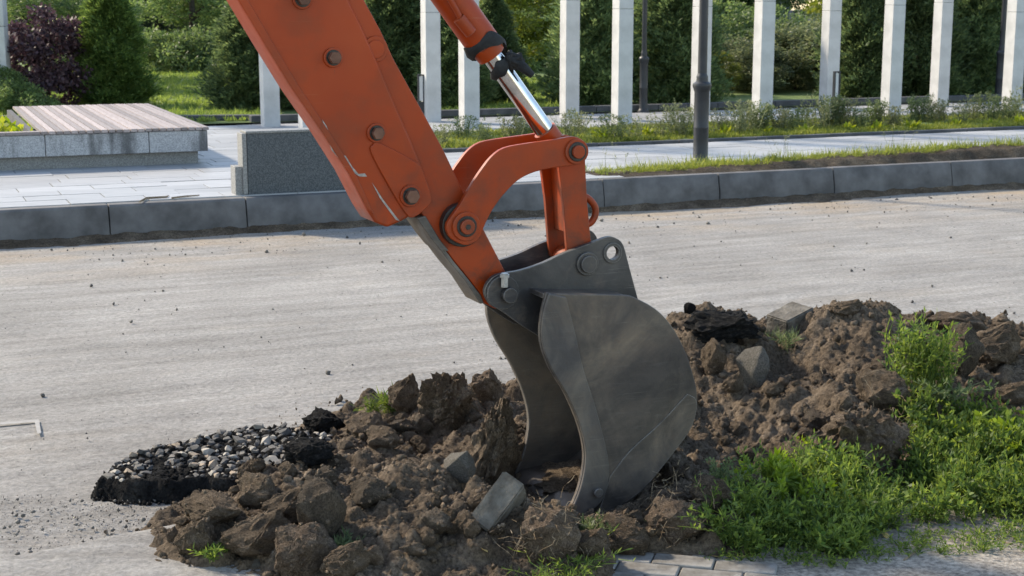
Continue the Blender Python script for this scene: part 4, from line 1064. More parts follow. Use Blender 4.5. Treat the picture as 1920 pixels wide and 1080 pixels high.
# dock leaves: broad bright leaves
for px, py, lab in ((1800, 848, 'bright broad leaved weed with pale top leaves by the mound'), (1898, 858, 'bright broad leaved weed at the right edge of the weeds')):
    plant('broad_weed', lab, 'weed', px, py, bushlet(0.17, 12, 0.06, 0.045, 0.019, 0.35), M['weed_bright'])
mulch = bpy.data.objects.new('bucket_soil', CLOD['rough'][1][0]); COL.objects.link(mulch)
mulch.location = loc2w(Vector((0.14, 0.27, 0.035))); mulch.scale = (0.15, 0.20, 0.055); mulch.rotation_euler = (0, R(-10), TH)
tag(mulch, 'dark soil lying on the floor inside the bucket mouth', 'soil')
# root hairs on the rooty clods
def roots(px, py, n, r, lab):
    p = hit(px, py); Q = []
    for _ in range(n):
        a = np.array([rng.normal(0, r), rng.normal(0, r * .5) - 0.03, abs(rng.normal(0, r)) + 0.02]); pts = [a]
        d = unit(1)[0]
        for _ in range(5): d = d + 0.6 * unit(1)[0]; d[2] -= 0.12; pts.append(pts[-1] + d / np.linalg.norm(d) * 0.018)
        pts = np.array(pts); Q.append(stem_quads(pts[:-1], pts[1:], 0.0022))
    o = link('root_hairs', quads_mesh('root_hairs', np.concatenate(Q), M['straw'])); o.location = p; tag(o, lab, 'roots', kind='stuff')
roots(1032, 1040, 90, 0.06, 'pale dry roots hanging over the large clod before the bucket')
roots(1262, 1000, 60, 0.06, 'pale dry roots on the big crumbly tan clod')
roots(1255, 945, 40, 0.05, 'pale dry roots on the flat tan clod')
roots(1620, 830, 60, 0.10, 'fine dry roots on the huge clod by the weeds')

# ------------------------------------------------------------------ pavers, sand, leaves on the ground
sheet('sand_path', [G(1290, 1052, 0.004)] + [G(x, y, 0.004) for x, y in ((1330, 1000), (1500, 960), (1700, 935), (2100, 900), (2300, 1300), (1290, 1300))][::-1][::-1], M['sand'])
sidewalk = empty('sidewalk', G(1229, 1043), R(-15)); tag(sidewalk, kind='structure')
pv = MB().box((0, 0, 0), (0.196, 0.094, 0.06)).me('paver'); pv.materials.append(M['paver'])
for r_ in range(9):
    for c_ in range(-2, 4):
        x = c_ * 0.20 + (0.10 if r_ % 2 else 0.0) + 0.10; y = -0.048 - r_ * 0.098
        if r_ == 0 and not (-0.15 < x < 0.45): continue
        if r_ < 3 and x > 0.56 + 0.02 * r_: continue
        o = bpy.data.objects.new('paver', pv); COL.objects.link(o); o.parent = sidewalk; o.location = (x, y, -0.016 + random.uniform(-.003, .003)); o.rotation_euler = (random.uniform(-.02, .02), random.uniform(-.02, .02), random.uniform(-.015, .015))
        if c_ == 0 and r_ == 0: add_bevel(o, 0.006)
        elif o.modifiers is not None: b = o.modifiers.new('bevel', 'BEVEL'); b.width = 0.006; b.segments = 2
# old surface edge at lower left
xs = np.arange(-2.1, -0.75, 0.012); ys = np.arange(3.95, 5.0, 0.012); X, Y = np.meshgrid(xs, ys, indexing='ij')
a, b = G(0, 1050), G(335, 985); line = (Y - a.y) - (X - a.x) * (b.y - a.y) / (b.x - a.x) + 0.03 * fbm(X * 4, Y * 4, 4)
Z = 0.032 * np.clip(-line / 0.05, 0, 1) + 0.006 * fbm(X * 12, Y * 12, 4) - 0.007
o = link('old_surface', grid_mesh('old_surface', xs, ys, Z), M['old_road']); tag(o, kind='structure')
mk = MB()
mk.add([G(x, y, 0.005) for x, y in ((-40, 795), (0, 792), (62, 787), (73, 786), (77, 812), (70, 813), (65, 791), (0, 796), (-40, 799))], [(0, 1, 7, 8), (1, 2, 6, 7), (2, 3, 4, 5, 6)])
tag(mk.build('road_marking', M['mark']), kind='structure')
def dry_leaf(px, py, s, lab, rot):
    mb = MB(); pts = [(0, -1), (0.45, -0.5), (0.5, 0.1), (0, 1), (-0.5, 0.1), (-0.45, -0.5)]
    v = [(x * s, y * s, 0.12 * s * abs(x) * 2) for x, y in pts] + [(0, 0, 0)]
    mb.add(v, [(i, (i + 1) % 6, 6) for i in range(6)]); o = mb.build('dry_leaf', M['dryleaf'], ang=80); so = o.modifiers.new('thick', 'SOLIDIFY'); so.thickness = 0.0008
    o.location = hit(px, py) + Vector((0, 0, 0.012)); o.rotation_euler = rot; tag(o, lab, 'leaf')
dry_leaf(907, 1037, 0.017, 'small yellow dry leaf on the dark soil below the bucket', (0.4, 0.2, 1.2))
dry_leaf(1549, 1040, 0.018, 'pale tan dry leaf upright at the lower edge of the weeds', (0.9, 0.1, 0.2))
dry_leaf(1342, 1050, 0.015, 'brown dry leaf at the edge of the paving stones', (0.2, 0.3, 1.4))
dry_leaf(1392, 1050, 0.014, 'curled dry leaf on the paving edge right of the brown leaf', (0.2, -0.3, 1.7))
dry_leaf(1660, 1010, 0.022, 'cluster like brown leaf in the gap of the weeds', (0.5, -0.3, 0.7))
def stick_(pts, r, lab, z=0.006, name='stick_fallen'):
    mb = MB(); P = [G(x, y, z) for x, y in pts]; mb.tube(P, [r] * (len(P) - 1) + [r * 0.6], 6); tag(mb.build('twig', M['twig'], ang=60), lab, 'twig')
stick_([(1695, 1050), (1712, 1038), (1730, 1024)], 0.003, 'dry twig on the sandy path at lower right')
stick_([(1870, 1010), (1888, 1018), (1900, 1020)], 0.003, 'short pale twig at the right end of the sandy path')
stick_([(1215, 1034), (1250, 1037), (1277, 1040)], 0.0022, 'thin dry stalk lying across the edge of the paving stones')
stick_([(262, 378), (275, 371), (312, 369), (316, 367)], 0.008, 'dark piece of wood lying on the plaza paving behind the kerb', PL + 0.012)
stick_([(322, 371), (348, 368), (374, 366)], 0.007, 'second dark stick on the plaza nearer the granite block', PL + 0.012)

#@@PART3@@
# ------------------------------------------------------------------ columns
def column(s, t, label, h=4.3):
    r = empty('column', ST(s, t, PL), TH)
    zs = random.uniform(1.42, 1.6); j_ = random.uniform(-.003, .003)
    MB().box((0, 0, zs / 2 - 0.01), (0.205, 0.205, zs + 0.014)).build('shaft', M['white'], r, bevel=0.006)
    MB().box((j_, j_, (h + zs) / 2), (0.203, 0.203, h - zs)).build('shaft', M['white'], r, bevel=0.005)
    MB().box((0, 0, h + 0.06), (0.30, 0.30, 0.12)).build('capital', M['white'], r, bevel=0.01)
    tag(r, label, 'column', 'white square columns of the colonnade')
FR = [(-1.02, 5.95, 'white front row column half hidden by the orange arm above the granite block'), (1.01, 5.80, 'white front row column just left of the chrome cylinder rod'),
      (3.08, 5.66, 'white column right of the bucket link with the far dark lamp post beside it'), (5.21, 5.66, 'white front row column to the right of the near lamp post'),
      (7.32, 5.65, 'white front row column right of the black bollard light'), (9.57, 5.76, 'white column at the right edge of the picture')]
BR = [(-1.23, 7.0, 'leftmost white column, rising above the granite block beside the arm'), (0.94, 7.0, 'white back row column right against the upper edge of the arm'), (2.89, 6.85, 'white back row column between the chrome rod and the far lamp post'),
      (4.94, 6.85, 'white column directly behind the near lamp post'), (7.18, 6.95, 'white back row column with the black bollard light in front of it'), (9.12, 6.85, 'white back row column second from the right edge')]
for a in FR + BR: column(*a)
# pylon at the far left
r = empty('pylon', (at(4, 21.5) - 0.12, 21.5, PL), R(10))
for k in range(4): MB().box((0, 0, 0.62 + k * 1.205), (0.5, 0.4, 1.2)).build('panel', M['white'], r, bevel=0.006)
tag(r, 'pale panelled pylon at the left edge behind the purple shrub', 'pylon')

# ------------------------------------------------------------------ lamp posts
def lamp(p, label, rs=1.0):
    r = empty('lamp_post', p)
    prof = [(0.105, 0), (0.105, 0.02), (0.080, 0.05), (0.074, 0.06), (0.074, 0.34), (0.076, 0.345), (0.076, 0.36), (0.074, 0.365), (0.074, 0.70), (0.078, 0.71), (0.092, 0.75), (0.094, 0.765), (0.090, 0.78), (0.060, 0.80), (0.056, 0.83), (0.058, 0.845), (0.052, 0.86), (0.046, 0.88)]
    MB().lathe([(a * rs, z) for a, z in prof], 24).build('base', M['pole'], r, ang=40)
    MB().lathe([(0.046 * rs, 0.88), (0.042 * rs, 2.2), (0.055 * rs, 2.21), (0.055 * rs, 2.25), (0.040 * rs, 2.26), (0.034 * rs, 3.7)], 20).build('shaft', M['pole'], r, ang=40)
    MB().lathe([(0.03, 3.7), (0.09, 3.76), (0.05, 3.80)], 16).build('collar', M['pole'], r, ang=40)
    MB().lathe([(0.09, 3.80), (0.17, 4.2), (0.16, 4.22)], 8).build('lantern_glass', M['glass_white'], r)
    MB().lathe([(0.20, 4.22), (0.12, 4.36), (0.02, 4.42)], 8).build('lantern_roof', M['pole'], r)
    tag(r, label, 'lamp post')
lamp(G(1313, 306, PL - 0.02), 'dark lamp post standing in the grass verge right behind the kerb')
lamp(G(1206, 211, PL), 'slim dark lamp post far behind beside a white column in the middle', 0.8)
lamp(G(1873, 188, PL), 'dark lamp post far back near the right edge of the picture', 0.95)
def bollard(p, label, rz):
    r = empty('bollard_light', p, rz); h = 0.62; w = 0.085
    for sx in (-1, 1): MB().box((sx * (w / 2 - 0.008), 0, h / 2), (0.016, 0.07, h)).build('side_frame', M['pole'], r, bevel=0.002)
    MB().box((0, 0, h - 0.008), (w - 0.034, 0.07, 0.016)).build('top_frame', M['pole'], r)
    MB().box((0, 0, 0.13), (w - 0.034, 0.068, 0.26)).build('lower_panel', M['pole'], r)
    MB().box((0, 0.0, 0.435), (w - 0.036, 0.03, 0.32)).build('diffuser', M['glass_white'], r)
    tag(r, label, 'bollard light')
p = G(1566, 218, PL); bollard(p, 'slim black bollard light with pale diffuser among the right hand weeds', R(12))
p = G(790, 228, PL); bollard(p, 'slim black bollard light partly hidden behind the arm', R(12))

# ------------------------------------------------------------------ planter bench with wooden deck
BT = R(22); bo = G(372, 306, PL)
bench = empty('planter_bench', (bo.x, bo.y, PL), BT); tag(bench, 'granite planter bench with weathered wooden deck on the plaza', 'planter bench')
DW = 1.50; DD = 3.7
MB().box((-2.6, 0.06, 0.06), (5.2, 0.12, 0.125)).build('plinth', M['granite_side'], bench, bevel=0.004)
MB().box((-0.06, DD / 2 + 0.06, 0.06), (0.12, DD - 0.02, 0.125)).build('plinth', M['granite_side'], bench, bevel=0.004)
x = 0.085; k = 0
for wd in (0.56, 0.95, 0.62, 0.95, 0.95, 0.95):
    MB().box((x - wd / 2, -0.03, 0.225), (wd - 0.006, 0.12, 0.20)).build('granite_panel', M['granite'], bench, bevel=0.005); x -= wd
y = 0.035
for _ in range(4):
    MB().box((0.025, y + 0.45, 0.225), (0.115, 0.892, 0.20)).build('granite_panel', M['granite'], bench, bevel=0.005); y += 0.9
nP = 23; pw_ = (DW + 0.06) / nP
pl_me = MB().box((0, 0, 0), (pw_ - 0.010, DD + 0.14, 0.028)).me('deck_plank'); pl_me.materials.append(M['wood'])
for i in range(nP):
    o = bpy.data.objects.new('deck_plank', pl_me); COL.objects.link(o); o.parent = bench
    o.location = (0.10 - pw_ * (i + 0.5), DD / 2 - 0.035, 0.344 + random.uniform(-.002, .002)); o.rotation_euler = (0, 0, random.uniform(-.0006, .0006))
cap = MB().box((0, 0, 0), (0.30, 0.13, 0.028)).me('cap_plank'); cap.materials.append(M['wood'])
for i in range(12):
    o = bpy.data.objects.new('cap_plank', cap); COL.objects.link(o); o.parent = bench; o.location = (0.10 - DW - 0.06 - 0.155 - i * 0.305, -0.035, 0.344)
MB().box((-3.3, DD / 2, 0.20), (3.5, DD - 0.2, 0.06)).build('planting_soil', M['earth'], bench)
MB().box((-DW + 0.0, DD / 2, 0.24), (0.05, DD - 0.1, 0.17)).build('inner_wall', M['kerb_dark'], bench)
bm_ = Matrix.Translation((bo.x, bo.y, PL)) @ Matrix.Rotation(BT, 4, 'Z')
for k_, (a, b, mt, lab) in enumerate(((-1.75, 0.55, 'hosta', 'yellow green leafy plant in the planter next to the deck'), (-2.25, 0.50, 'hosta', 'yellow green plant at the left edge of the planter'), (-1.80, 1.35, 'hosta', 'pale leafy plant further back in the planter'), (-2.35, 1.5, 'weed', 'mid green plant at the back of the planter'))):
    n_ = 260; D = unit(n_, 1.3); P = rng.normal(0, 0.10, (n_, 3)); P[:, 2] = np.abs(P[:, 2]) * 0.5
    plant('planter_plant', lab, 'plant', 0, 0, leaves(P, D, rng.uniform(0.06, 0.13, n_), rng.uniform(0.035, 0.06, n_)), M[mt], p=bm_ @ Vector((a, b, 0.23)))

# dark granite block behind the kerb
gb = G(457, 366, PL); gr = empty('granite_block', (gb.x, gb.y, PL), TH); tag(gr, 'speckled dark granite block with stepped ends right behind the kerb', 'granite block')
o = MB().box((0.80, 0.09, 0.25), (1.52, 0.18, 0.50)).build('slab', M['granite_dark'], gr, bevel=0.004)
MB().box((0.80, 0.09, 0.505), (1.54, 0.20, 0.018)).build('top_plate', M['granite_side'], gr, bevel=0.003)
MB().box((0.018, 0.085, 0.25), (0.036, 0.174, 0.49)).build('sunlit_end', M['granite_side'], gr, bevel=0.003)  # left end of the block, sunlight put into its lighter colour
MB().box((-0.03, 0.10, 0.115), (0.06, 0.17, 0.23)).build('end_step', M['granite_side'], gr, bevel=0.003)
MB().box((1.60, 0.10, 0.17), (0.07, 0.17, 0.34)).build('end_step', M['granite_side'], gr, bevel=0.003)

# ------------------------------------------------------------------ verge grass, strip weeds, lawn
def blade_sprig(h, n, w): 
    P = rng.normal(0, 0.02, (n, 3)); P[:, 2] = 0; return leaves(P, unit(n, 2.2), h * rng.uniform(0.5, 1.1, n), w)
bl = [blade_sprig(h, n, 0.006) for h, n in ((0.05, 14), (0.07, 12), (0.09, 12), (0.13, 7), (0.06, 16), (0.19, 3))]
pts = []
while len(pts) < 2600:
    s, t = rng.uniform(0.15, 8.0), rng.uniform(0.22, 0.80)
    rise = min(max((s - 0.3) / 4, 0), 1)
    if t < 0.27 + 0.09 * rise * (1 + 0.9 * math.sin(s * 3.1)) + abs(rng.normal(0, 0.04)): continue
    if s < 0.5 and rng.random() < 0.6: continue
    pts.append(ST(s, t, float(verge_z(np.array(s), np.array(t))) - 0.005))
o = link('verge_grass', quads_mesh('verge_grass', scatter(bl, pts, (0.4, 1.05)), M['grass'])); tag(o, 'short grass growing on the verge behind the kerb', 'grass', kind='stuff')
pts = [ST(rng.uniform(-0.6, 10.5), 3.03 + 1.9 * rng.random() ** 1.2, PL + 0.02) for _ in range(6500)]
bl2 = [blade_sprig(0.075, 12, 0.009) for _ in range(5)]
o = link('strip_grass', quads_mesh('strip_grass', scatter(bl2, pts, (0.5, 1.1)), M['grass'])); tag(o, 'grass of the planted strip in front of the columns', 'grass', kind='stuff')
def dead_stalks(p, lab):
    Q = []
    for _ in range(5):
        a = np.array([rng.normal(0, .06), rng.normal(0, .04), 0]); b = a + (rng.normal(0, .05), rng.normal(0, .03), rng.uniform(.15, .28)); Q.append(stem_quads([a], [b], 0.006)); k = 8; Q.append(leaves(b + rng.normal(0, 0.012, (k, 3)), unit(k, 1), 0.03, 0.006))
    plant('stalks', lab, 'weed', 0, 0, np.concatenate(Q), M['tuft'], p=p)
dead_stalks(ST(2.2, 0.55, PL + 0.05), 'thin dry stalks in the verge grass right of the near lamp post')
dead_stalks(ST(3.6, 0.6, PL + 0.07), 'thin dry stalks in the verge grass towards the right')
dead_stalks(ST(0.35, 0.35, PL), 'lone thin stalks at the left tip of the verge')
# weed tufts: individual plants
def weed_tuft(h, n):
    Q = []
    for _ in range(n):
        a = np.array([rng.normal(0, .05), rng.normal(0, .05), 0]); b = a + (rng.normal(0, .16 * h), rng.normal(0, .16 * h), h * rng.uniform(.55, 1)); 
        Q.append(stem_quads([a], [b], 0.007)); k = 16; t = rng.uniform(0.1, 1, k)[:, None]; Q.append(leaves(a + (b - a) * t, unit(k, 0.9), rng.uniform(.03, .07, k), 0.011))
        k = 7; Q.append(leaves(b + rng.normal(0, 0.012, (k, 3)), unit(k, 1.0), 0.03, 0.012))
    return np.concatenate(Q)
tm = [quads_mesh('weed_tuft', weed_tuft(0.42, n), M['tuft']) for n in (16, 26, 34, 22)]
tm2 = [quads_mesh('weed_tuft', weed_tuft(0.36, n), M['weed_blue']) for n in (30, 40)]
rng2 = random.Random(3)
ORD = 'first second third fourth fifth sixth seventh eighth ninth tenth eleventh twelfth thirteenth fourteenth fifteenth sixteenth seventeenth eighteenth nineteenth twentieth'.split()
ORD += ['twenty-' + w for w in ORD[:9]] + ['thirtieth'] + ['thirty-' + w for w in ORD[:9]]
spots = [(828, 275, .6), (870, 262, .8), (905, 268, .7), (965, 268, .8), (985, 258, .7), (1065, 262, .9), (1085, 255, .7), (1150, 264, .9), (1190, 262, .8), (1235, 258, .8), (1270, 254, 1.0), (1285, 258, .7), (1350, 252, .7), (1385, 252, .9), (1400, 248, 1.0), (1425, 246, 1.0), (1460, 246, .8), (1485, 244, .8), (1505, 240, .8), (1535, 243, 1.0), (1555, 240, 1.1), (1580, 240, .9), (1615, 240, .8), (1640, 238, .9), (1672, 240, .8), (1720, 232, .9), (1740, 232, 1.0), (1760, 230, .8), (1805, 232, .9), (1825, 228, .8), (1850, 228, 1.0), (1880, 226, 1.0), (1900, 224, .9), (1925, 224, 1.0)]
for i, (px, py, s) in enumerate(spots):
    o = bpy.data.objects.new('weed_tuft', rng2.choice(tm + tm2)); COL.objects.link(o); o.location = G(px, py, PL + 0.02); o.scale = (s * 1.25,) * 2 + (s * rng2.uniform(.8, 1.05),); o.rotation_euler = (0, 0, rng2.uniform(0, 6))
    tag(o, ORD[i] + ' wispy weed tuft from the left on the planted strip before the columns', 'weed', 'weed tufts along the planted strip')
ros = []
for _ in range(3):
    n_ = 34; D = unit(n_, 0.9); D[:, 2] = np.abs(D[:, 2]); P = rng.normal(0, 0.03, (n_, 3)); P[:, 2] = 0.01
    ros.append(quads_mesh('leafy_rosette', leaves(P, D, rng.uniform(0.10, 0.20, n_), rng.uniform(0.035, 0.055, n_)), M['hosta']))
for i, (px, py) in enumerate(((1040, 268), (1135, 262), (1212, 256), (1290, 256), (1360, 253), (1440, 250), (1508, 248), (1592, 244), (1645, 244), (1710, 242), (1792, 236), (1855, 236), (1912, 232))):
    o = bpy.data.objects.new('leafy_rosette', rng2.choice(ros)); COL.objects.link(o); o.location = G(px, py, PL + 0.025); s = rng2.uniform(.7, 1.05); o.scale = (s, s, s * .8); o.rotation_euler = (0, 0, rng2.uniform(0, 6))
    tag(o, ORD[i] + ' yellow green leafy rosette from the left along the front of the planted strip', 'plant', 'rosettes along the planted strip')
pts = []
while len(pts) < 9000:
    t = 7.75 + 16 * rng.random() ** 1.3; s = rng.uniform(-9, 7); p = ST(s, t, PL + 0.02); px = 960 + F_PX * p.x / (p.y * .98 + .29)
    if -20 < px < 520 or 820 < px < 1060: pts.append(p)
bl3 = [blade_sprig(0.13, 9, 0.016) for _ in range(5)]
o = link('lawn_grass', quads_mesh('lawn_grass', scatter(bl3, pts, (0.4, 1.0)), M['lawn_blades'])); tag(o, 'sunlit lawn grass behind the plaza', 'grass', kind='stuff')

# ------------------------------------------------------------------ trees
def trunk_mesh(name, h, r, limbs, spread, z0=0.3):
    mb = MB(); rd = random.Random(int(h * 100) + limbs)
    mb.tube([(0, 0, -0.1), (rd.uniform(-.03, .03), rd.uniform(-.03, .03), h * .4), (rd.uniform(-.06, .06), rd.uniform(-.06, .06), h * .95)], [r, r * .7, r * .15], 8)
    for i in range(limbs):
        z = h * rd.uniform(z0 * .4, .85); a = rd.uniform(0, 6.3); l = spread * rd.uniform(.5, .95) * (1.1 - z / h * .7)
        mb.tube([(0, 0, z), (math.cos(a) * l * .5, math.sin(a) * l * .5, z + l * .3), (math.cos(a) * l, math.sin(a) * l, z + l * .55)], [r * .35, r * .22, r * .06], 5)
    me = mb.me(name, 60); me.materials.append(M['bark']); return me
def thuja_crown(h, r, n, mat, seed):
    Q = []; t = rng.random(n) ** 1.05; z = 0.03 + t * (h - 0.03)
    prof = np.clip(np.minimum(1.0, 0.75 + t * 2.2) * (1 - t) ** 0.62, 0.02, 1) * r
    a = rng.uniform(0, 6.283, n); lump = 1 + 0.22 * np.sin(3 * a + z * 4 + seed) + 0.16 * np.sin(7 * a - z * 9 + seed * 2) + 0.14 * rng.normal(size=n)
    rr = prof * lump * np.where(rng.random(n) < 0.62, rng.uniform(0.80, 1.06, n), rng.uniform(0.35, 0.85, n))
    P = np.stack([rr * np.cos(a), rr * np.sin(a), z], -1)
    out = np.stack([np.cos(a), np.sin(a), np.full(n, 0.9)], -1)
    for k in range(4):
        D = out + 0.55 * rng.normal(size=(n, 3)); Q.append(leaves(P + 0.02 * rng.normal(size=(n, 3)), D, rng.uniform(0.07, 0.15, n), rng.uniform(0.020, 0.045, n)))
    return quads_mesh('crown', np.concatenate(Q), M[mat])
def leafy_crown(h, r, n, mat, zlow=0.05, clumps=70, ll=0.075, lw=0.05, cr=0.26, top=0.75):
    Q = []; C = []
    while len(C) < clumps:
        p = rng.uniform(-1, 1, 3)
        if np.hypot(p[0], p[1]) ** 2 + p[2] ** 2 > 1 or (p @ p < 0.22 and rng.random() < .7): continue
        t = (p[2] + 1) / 2; C.append((p[0] * r * (1 - 0.2 * t), p[1] * r * (1 - 0.2 * t), zlow + t * (h - zlow)))
    C = np.array(C); k = n // clumps
    for c in C:
        s = cr * rng.uniform(0.6, 1.3); off = rng.normal(0, 1, (k, 3)); off /= np.linalg.norm(off, axis=1, keepdims=True); off *= (rng.random((k, 1)) ** 0.45) * s * np.array([1.1, 1.1, 0.75])
        D = unit(k, -0.2) + off / s; Q.append(leaves(c + off, D, ll * rng.uniform(0.6, 1.25, k), lw * rng.uniform(0.6, 1.2, k)))
    Q = np.concatenate(Q); Q = Q[Q[:, :, 2].min(1) > -0.03]; return quads_mesh('crown', Q, M[mat])
KIND = {}
def def_kind(key, crown, tr): KIND[key] = (crown, tr)
def_kind('thuja_a', thuja_crown(4.4, 0.78, 15000, 'thuja', 1.0), trunk_mesh('trunk', 4.2, .09, 22, .7))
def_kind('thuja_b', thuja_crown(4.0, 0.86, 15000, 'thuja', 3.3), trunk_mesh('trunk', 3.8, .09, 22, .75))
def_kind('thuja_c', thuja_crown(4.2, 0.74, 15000, 'thuja_l', 5.1), trunk_mesh('trunk', 4.0, .09, 22, .65))
def_kind('mid', leafy_crown(6.0, 1.9, 16000, 'leaf_mid', 0.15, 90, cr=.42, ll=.11, lw=.075), trunk_mesh('trunk', 5.5, .13, 16, 1.6))
def_kind('dark', leafy_crown(7.5, 2.4, 17000, 'leaf_dark', 0.1, 100, cr=.52, ll=.15, lw=.10), trunk_mesh('trunk', 7, .16, 16, 2.0))
def_kind('yellow', leafy_crown(4.2, 1.2, 12000, 'leaf_yel', 0.35, 60, cr=.33, ll=.10, lw=.065), trunk_mesh('trunk', 4, .08, 14, 1.0))
def_kind('bush', leafy_crown(2.0, 1.1, 12000, 'leaf_mid', 0.0, 50, cr=.30, ll=.08, lw=.05), trunk_mesh('trunk', 1.6, .05, 14, .8))
def_kind('grey_bush', leafy_crown(1.6, 1.1, 12000, 'leaf_grey', 0.0, 50, cr=.28, ll=.075, lw=.045), trunk_mesh('trunk', 1.3, .05, 14, .8))
def_kind('purple', leafy_crown(1.42, 0.70, 6800, 'purple', 0.02, 44, cr=.20, ll=.075, lw=.055), trunk_mesh('trunk', 1.3, .03, 16, .55))
def_kind('low', leafy_crown(0.75, 0.9, 7000, 'leaf_mid', -0.1, 36, cr=.22, ll=.08, lw=.035), trunk_mesh('trunk', .6, .03, 10, .5))
def lawn_z(p):
    s, t = toST(p); return PL + 0.02 - (4.2 * min(max((t - 30) / 22, 0), 1) ** 1.4)
VH = {'thuja_a': 0.66, 'thuja_b': 0.68, 'thuja_c': 0.70, 'mid': 0.58, 'yellow': 0.72}
def tree(kind, px, Y, label, s=1.0, sz=None, name='tree', cat='tree', group=None, dz=0.0, rz=None):
    x = at(px, Y); p = Vector((x, Y, 0)); p.z = lawn_z(p) - 0.02 + dz
    r = empty(name, p, random.uniform(0, 6.3) if rz is None else rz); r.scale = (s, s, sz or s * VH.get(kind, 1.0))
    cr, tr = KIND[kind]; link('crown', cr, None, r); link('trunk', tr, None, r); tag(r, label, cat, group); return r
random.seed(31)
TG = 'thujas behind the colonnade'
for k, px, Y, lab, s in (('thuja_c', 214, 22.6, 'bright green thuja behind the wooden deck beside the purple shrub', .74), ('thuja_b', 476, 21.9, 'dark thuja at the left side of the orange arm', .74),
    ('thuja_b', 590, 22.8, 'dark thuja mostly hidden behind the orange arm', .85), ('thuja_a', 742, 23.0, 'dark thuja between the orange arm and the next column', .9), ('thuja_a', 848, 22.4, 'dark narrow thuja between the two columns left of the rod', .72), ('thuja_b', 925, 23.6, 'thuja directly behind the chrome cylinder rod', .62),
    ('thuja_a', 1108, 23.2, 'tall dark thuja left of the far middle lamp post', .95), ('thuja_b', 1262, 23.6, 'broad dark thuja between the far lamp post and the near one', .98), ('thuja_a', 1180, 25.5, 'thuja hidden behind the column by the far lamp post', .9),
    ('thuja_a', 1615, 25.0, 'dark thuja right of the black bollard light', 1.0), ('thuja_b', 1722, 25.4, 'dark thuja between the second and third columns from the right', .98), ('thuja_b', 1818, 26.0, 'dark thuja left of the far right lamp post', 1.0), ('thuja_a', 1900, 26.6, 'dark thuja behind the rightmost column', 1.0), ('thuja_a', 1990, 27, 'dark thuja at the far right behind the right edge column', 1.0)):
    tree(k, px, Y, lab, s * (0.84 if px > 1000 else 0.95), s * 0.68, name='thuja', group=TG, cat='tree')
tree('purple', 92, 22.2, 'dark purple leaved shrub at left behind the planter', 1.05, 1.05, name='purple_shrub', cat='shrub')
tree('purple', 8, 22.0, 'second purple leaved shrub cut by the left edge', .55, name='purple_shrub', cat='shrub')
tree('bush', -10, 21.3, 'dark green shrub at the left edge in front of the pylon', .42, name='shrub', cat='shrub')
tree('low', 40, 21.0, 'low leafy shrub under the purple shrub', .6, name='shrub', cat='shrub')
tree('mid', 70, 27.5, 'mid green tree behind the purple shrub', .9)
tree('mid', 130, 31, 'mid green tree between the purple shrub and the bright thuja', .9)
tree('dark', 300, 43, 'very dark tree in the gap right of the bright thuja', .9, .62); tree('mid', 365, 38, 'leafy tree at the back of the left lawn', .95); tree('mid', 440, 40, 'leafy tree behind the thuja left of the arm', 1.0)
tree('low', 318, 34.5, 'low undergrowth at the back of the left lawn', 1.25, name='shrub', cat='shrub'); tree('low', 372, 35.0, 'low undergrowth in the middle of the left lawn edge', 1.3, name='shrub', cat='shrub'); tree('low', 420, 35.5, 'low undergrowth beside the thuja left of the arm', 1.2, name='shrub', cat='shrub')
tree('yellow', 945, 27.0, 'yellow green tree behind the black knotted rag', .85); tree('yellow', 860, 28.5, 'yellow green tree between the two columns left of the rod', .85)
tree('mid', 1012, 37, 'mid green tree at the back of the middle lawn', .85); tree('mid', 1065, 41, 'leafy tree behind the middle column', 1.0); tree('low', 985, 35, 'low shrub at the back of the middle lawn', 1.2, name='shrub', cat='shrub'); tree('low', 1040, 35.5, 'low shrub left of the tall dark thuja', 1.2, name='shrub', cat='shrub')
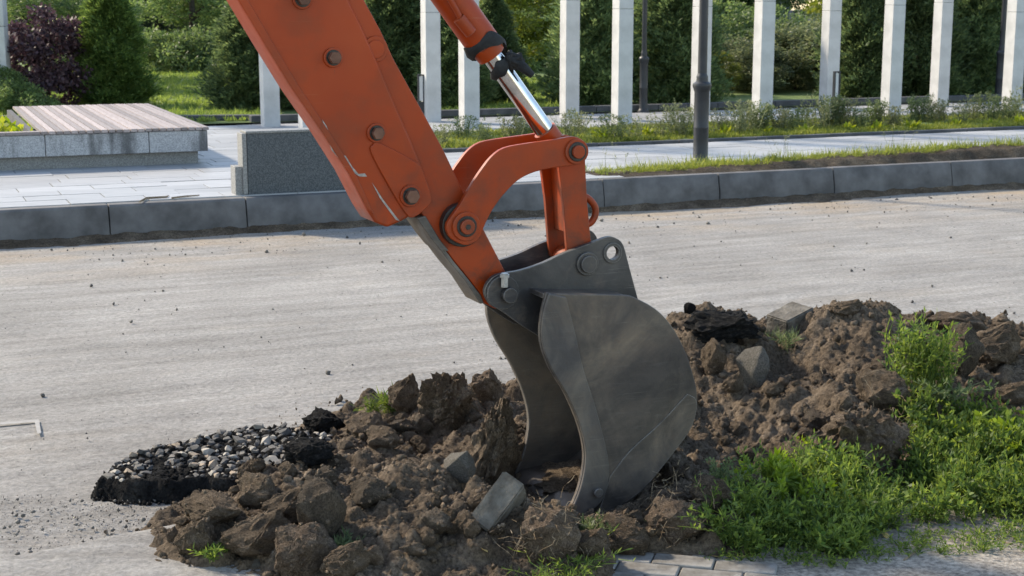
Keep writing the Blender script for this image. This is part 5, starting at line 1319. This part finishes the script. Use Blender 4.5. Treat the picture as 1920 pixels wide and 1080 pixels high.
for px, Y, k, s, sz, lab in ((1352, 28.5, 'bush', 1.0, .80, 'green bush right behind the near lamp post'), (1395, 29.5, 'bush', .95, .80, 'green bush between the near lamp post and the next column'), (1375, 26.8, 'grey_bush', .75, .60, 'grey green bush with pale flowers before the taller bushes'),
    (1448, 29.0, 'bush', .9, .76, 'bush hidden behind the column right of the near lamp post'), (1490, 27.2, 'grey_bush', 1.0, .74, 'grey green rose bush under the house roof'), (1545, 28.0, 'grey_bush', 1.0, .82, 'grey green bush left of the bollard light'), (1425, 26.3, 'grey_bush', .7, .55, 'low grey bush at the back kerb'), (1352, 25.4, 'yellow', .28, .18, 'small yellow green bush at the foot of the lamp post background')):
    tree(k, px, Y, lab, s, sz, name='bush', cat='bush')
tree('mid', 1420, 46, 'distant pale tree left of the house', .8, .62); tree('mid', 1350, 50, 'distant tree above the green bushes', .9, .60); tree('yellow', 1582, 36, 'tree with hanging branches right of the house', 1.0, 1.0)
for i, (px, Y, s) in enumerate(((-120, 44, 1), (60, 46, 1.05), (200, 48, 1.0), (300, 50, 1.1), (420, 47, 1.1), (520, 50, 1.0), (640, 49, 1.1), (740, 46, 1.05), (850, 48, 1.1), (960, 52, 1.1), (1060, 50, 1.1), (1180, 47, 1.05), (1260, 46, .95), (1640, 40, .9), (1720, 44, 1.05), (1830, 42, 1.0), (1950, 44, 1.1), (2080, 42, 1.0))):
    tree('dark', px, Y, ORD[i] + ' tree from the left in the dark wood far behind the plaza', s * 1.15, s * 0.86, group='trees of the dark wood in the background')

# ------------------------------------------------------------------ house beyond the bushes
hx, hy = at(1496, 62), 62; hz = CAM_H - 6.3
house = empty('house', (hx, hy, hz), R(-14)); tag(house, 'house with slate blue roof and chimney glimpsed between the columns', 'house')
MB().box((0, 0, 2.0), (7, 6, 4.0)).build('wall', M['siding'], house)
mb = MB(); mb.add([(-3.8, -3.4, 4.0), (3.8, -3.4, 4.0), (3.8, 0, 6.15), (-3.8, 0, 6.15), (-3.8, 3.4, 4.0), (3.8, 3.4, 4.0)], [(0, 1, 2, 3), (3, 2, 5, 4), (0, 3, 4), (1, 5, 2)]); rf = mb.build('roof', M['roof'], house)
for k in range(9): 
    t = k / 9; MB().box((0, -3.4 + 3.4 * t, 4.0 + 2.15 * t + 0.03), (7.6, 0.05, 0.05)).build('batten', M['siding'] if k % 2 else M['roof'], rf)
MB().box((-0.6, -0.9, 6.0), (0.55, 0.55, 1.3)).build('chimney', M['roof'], rf)
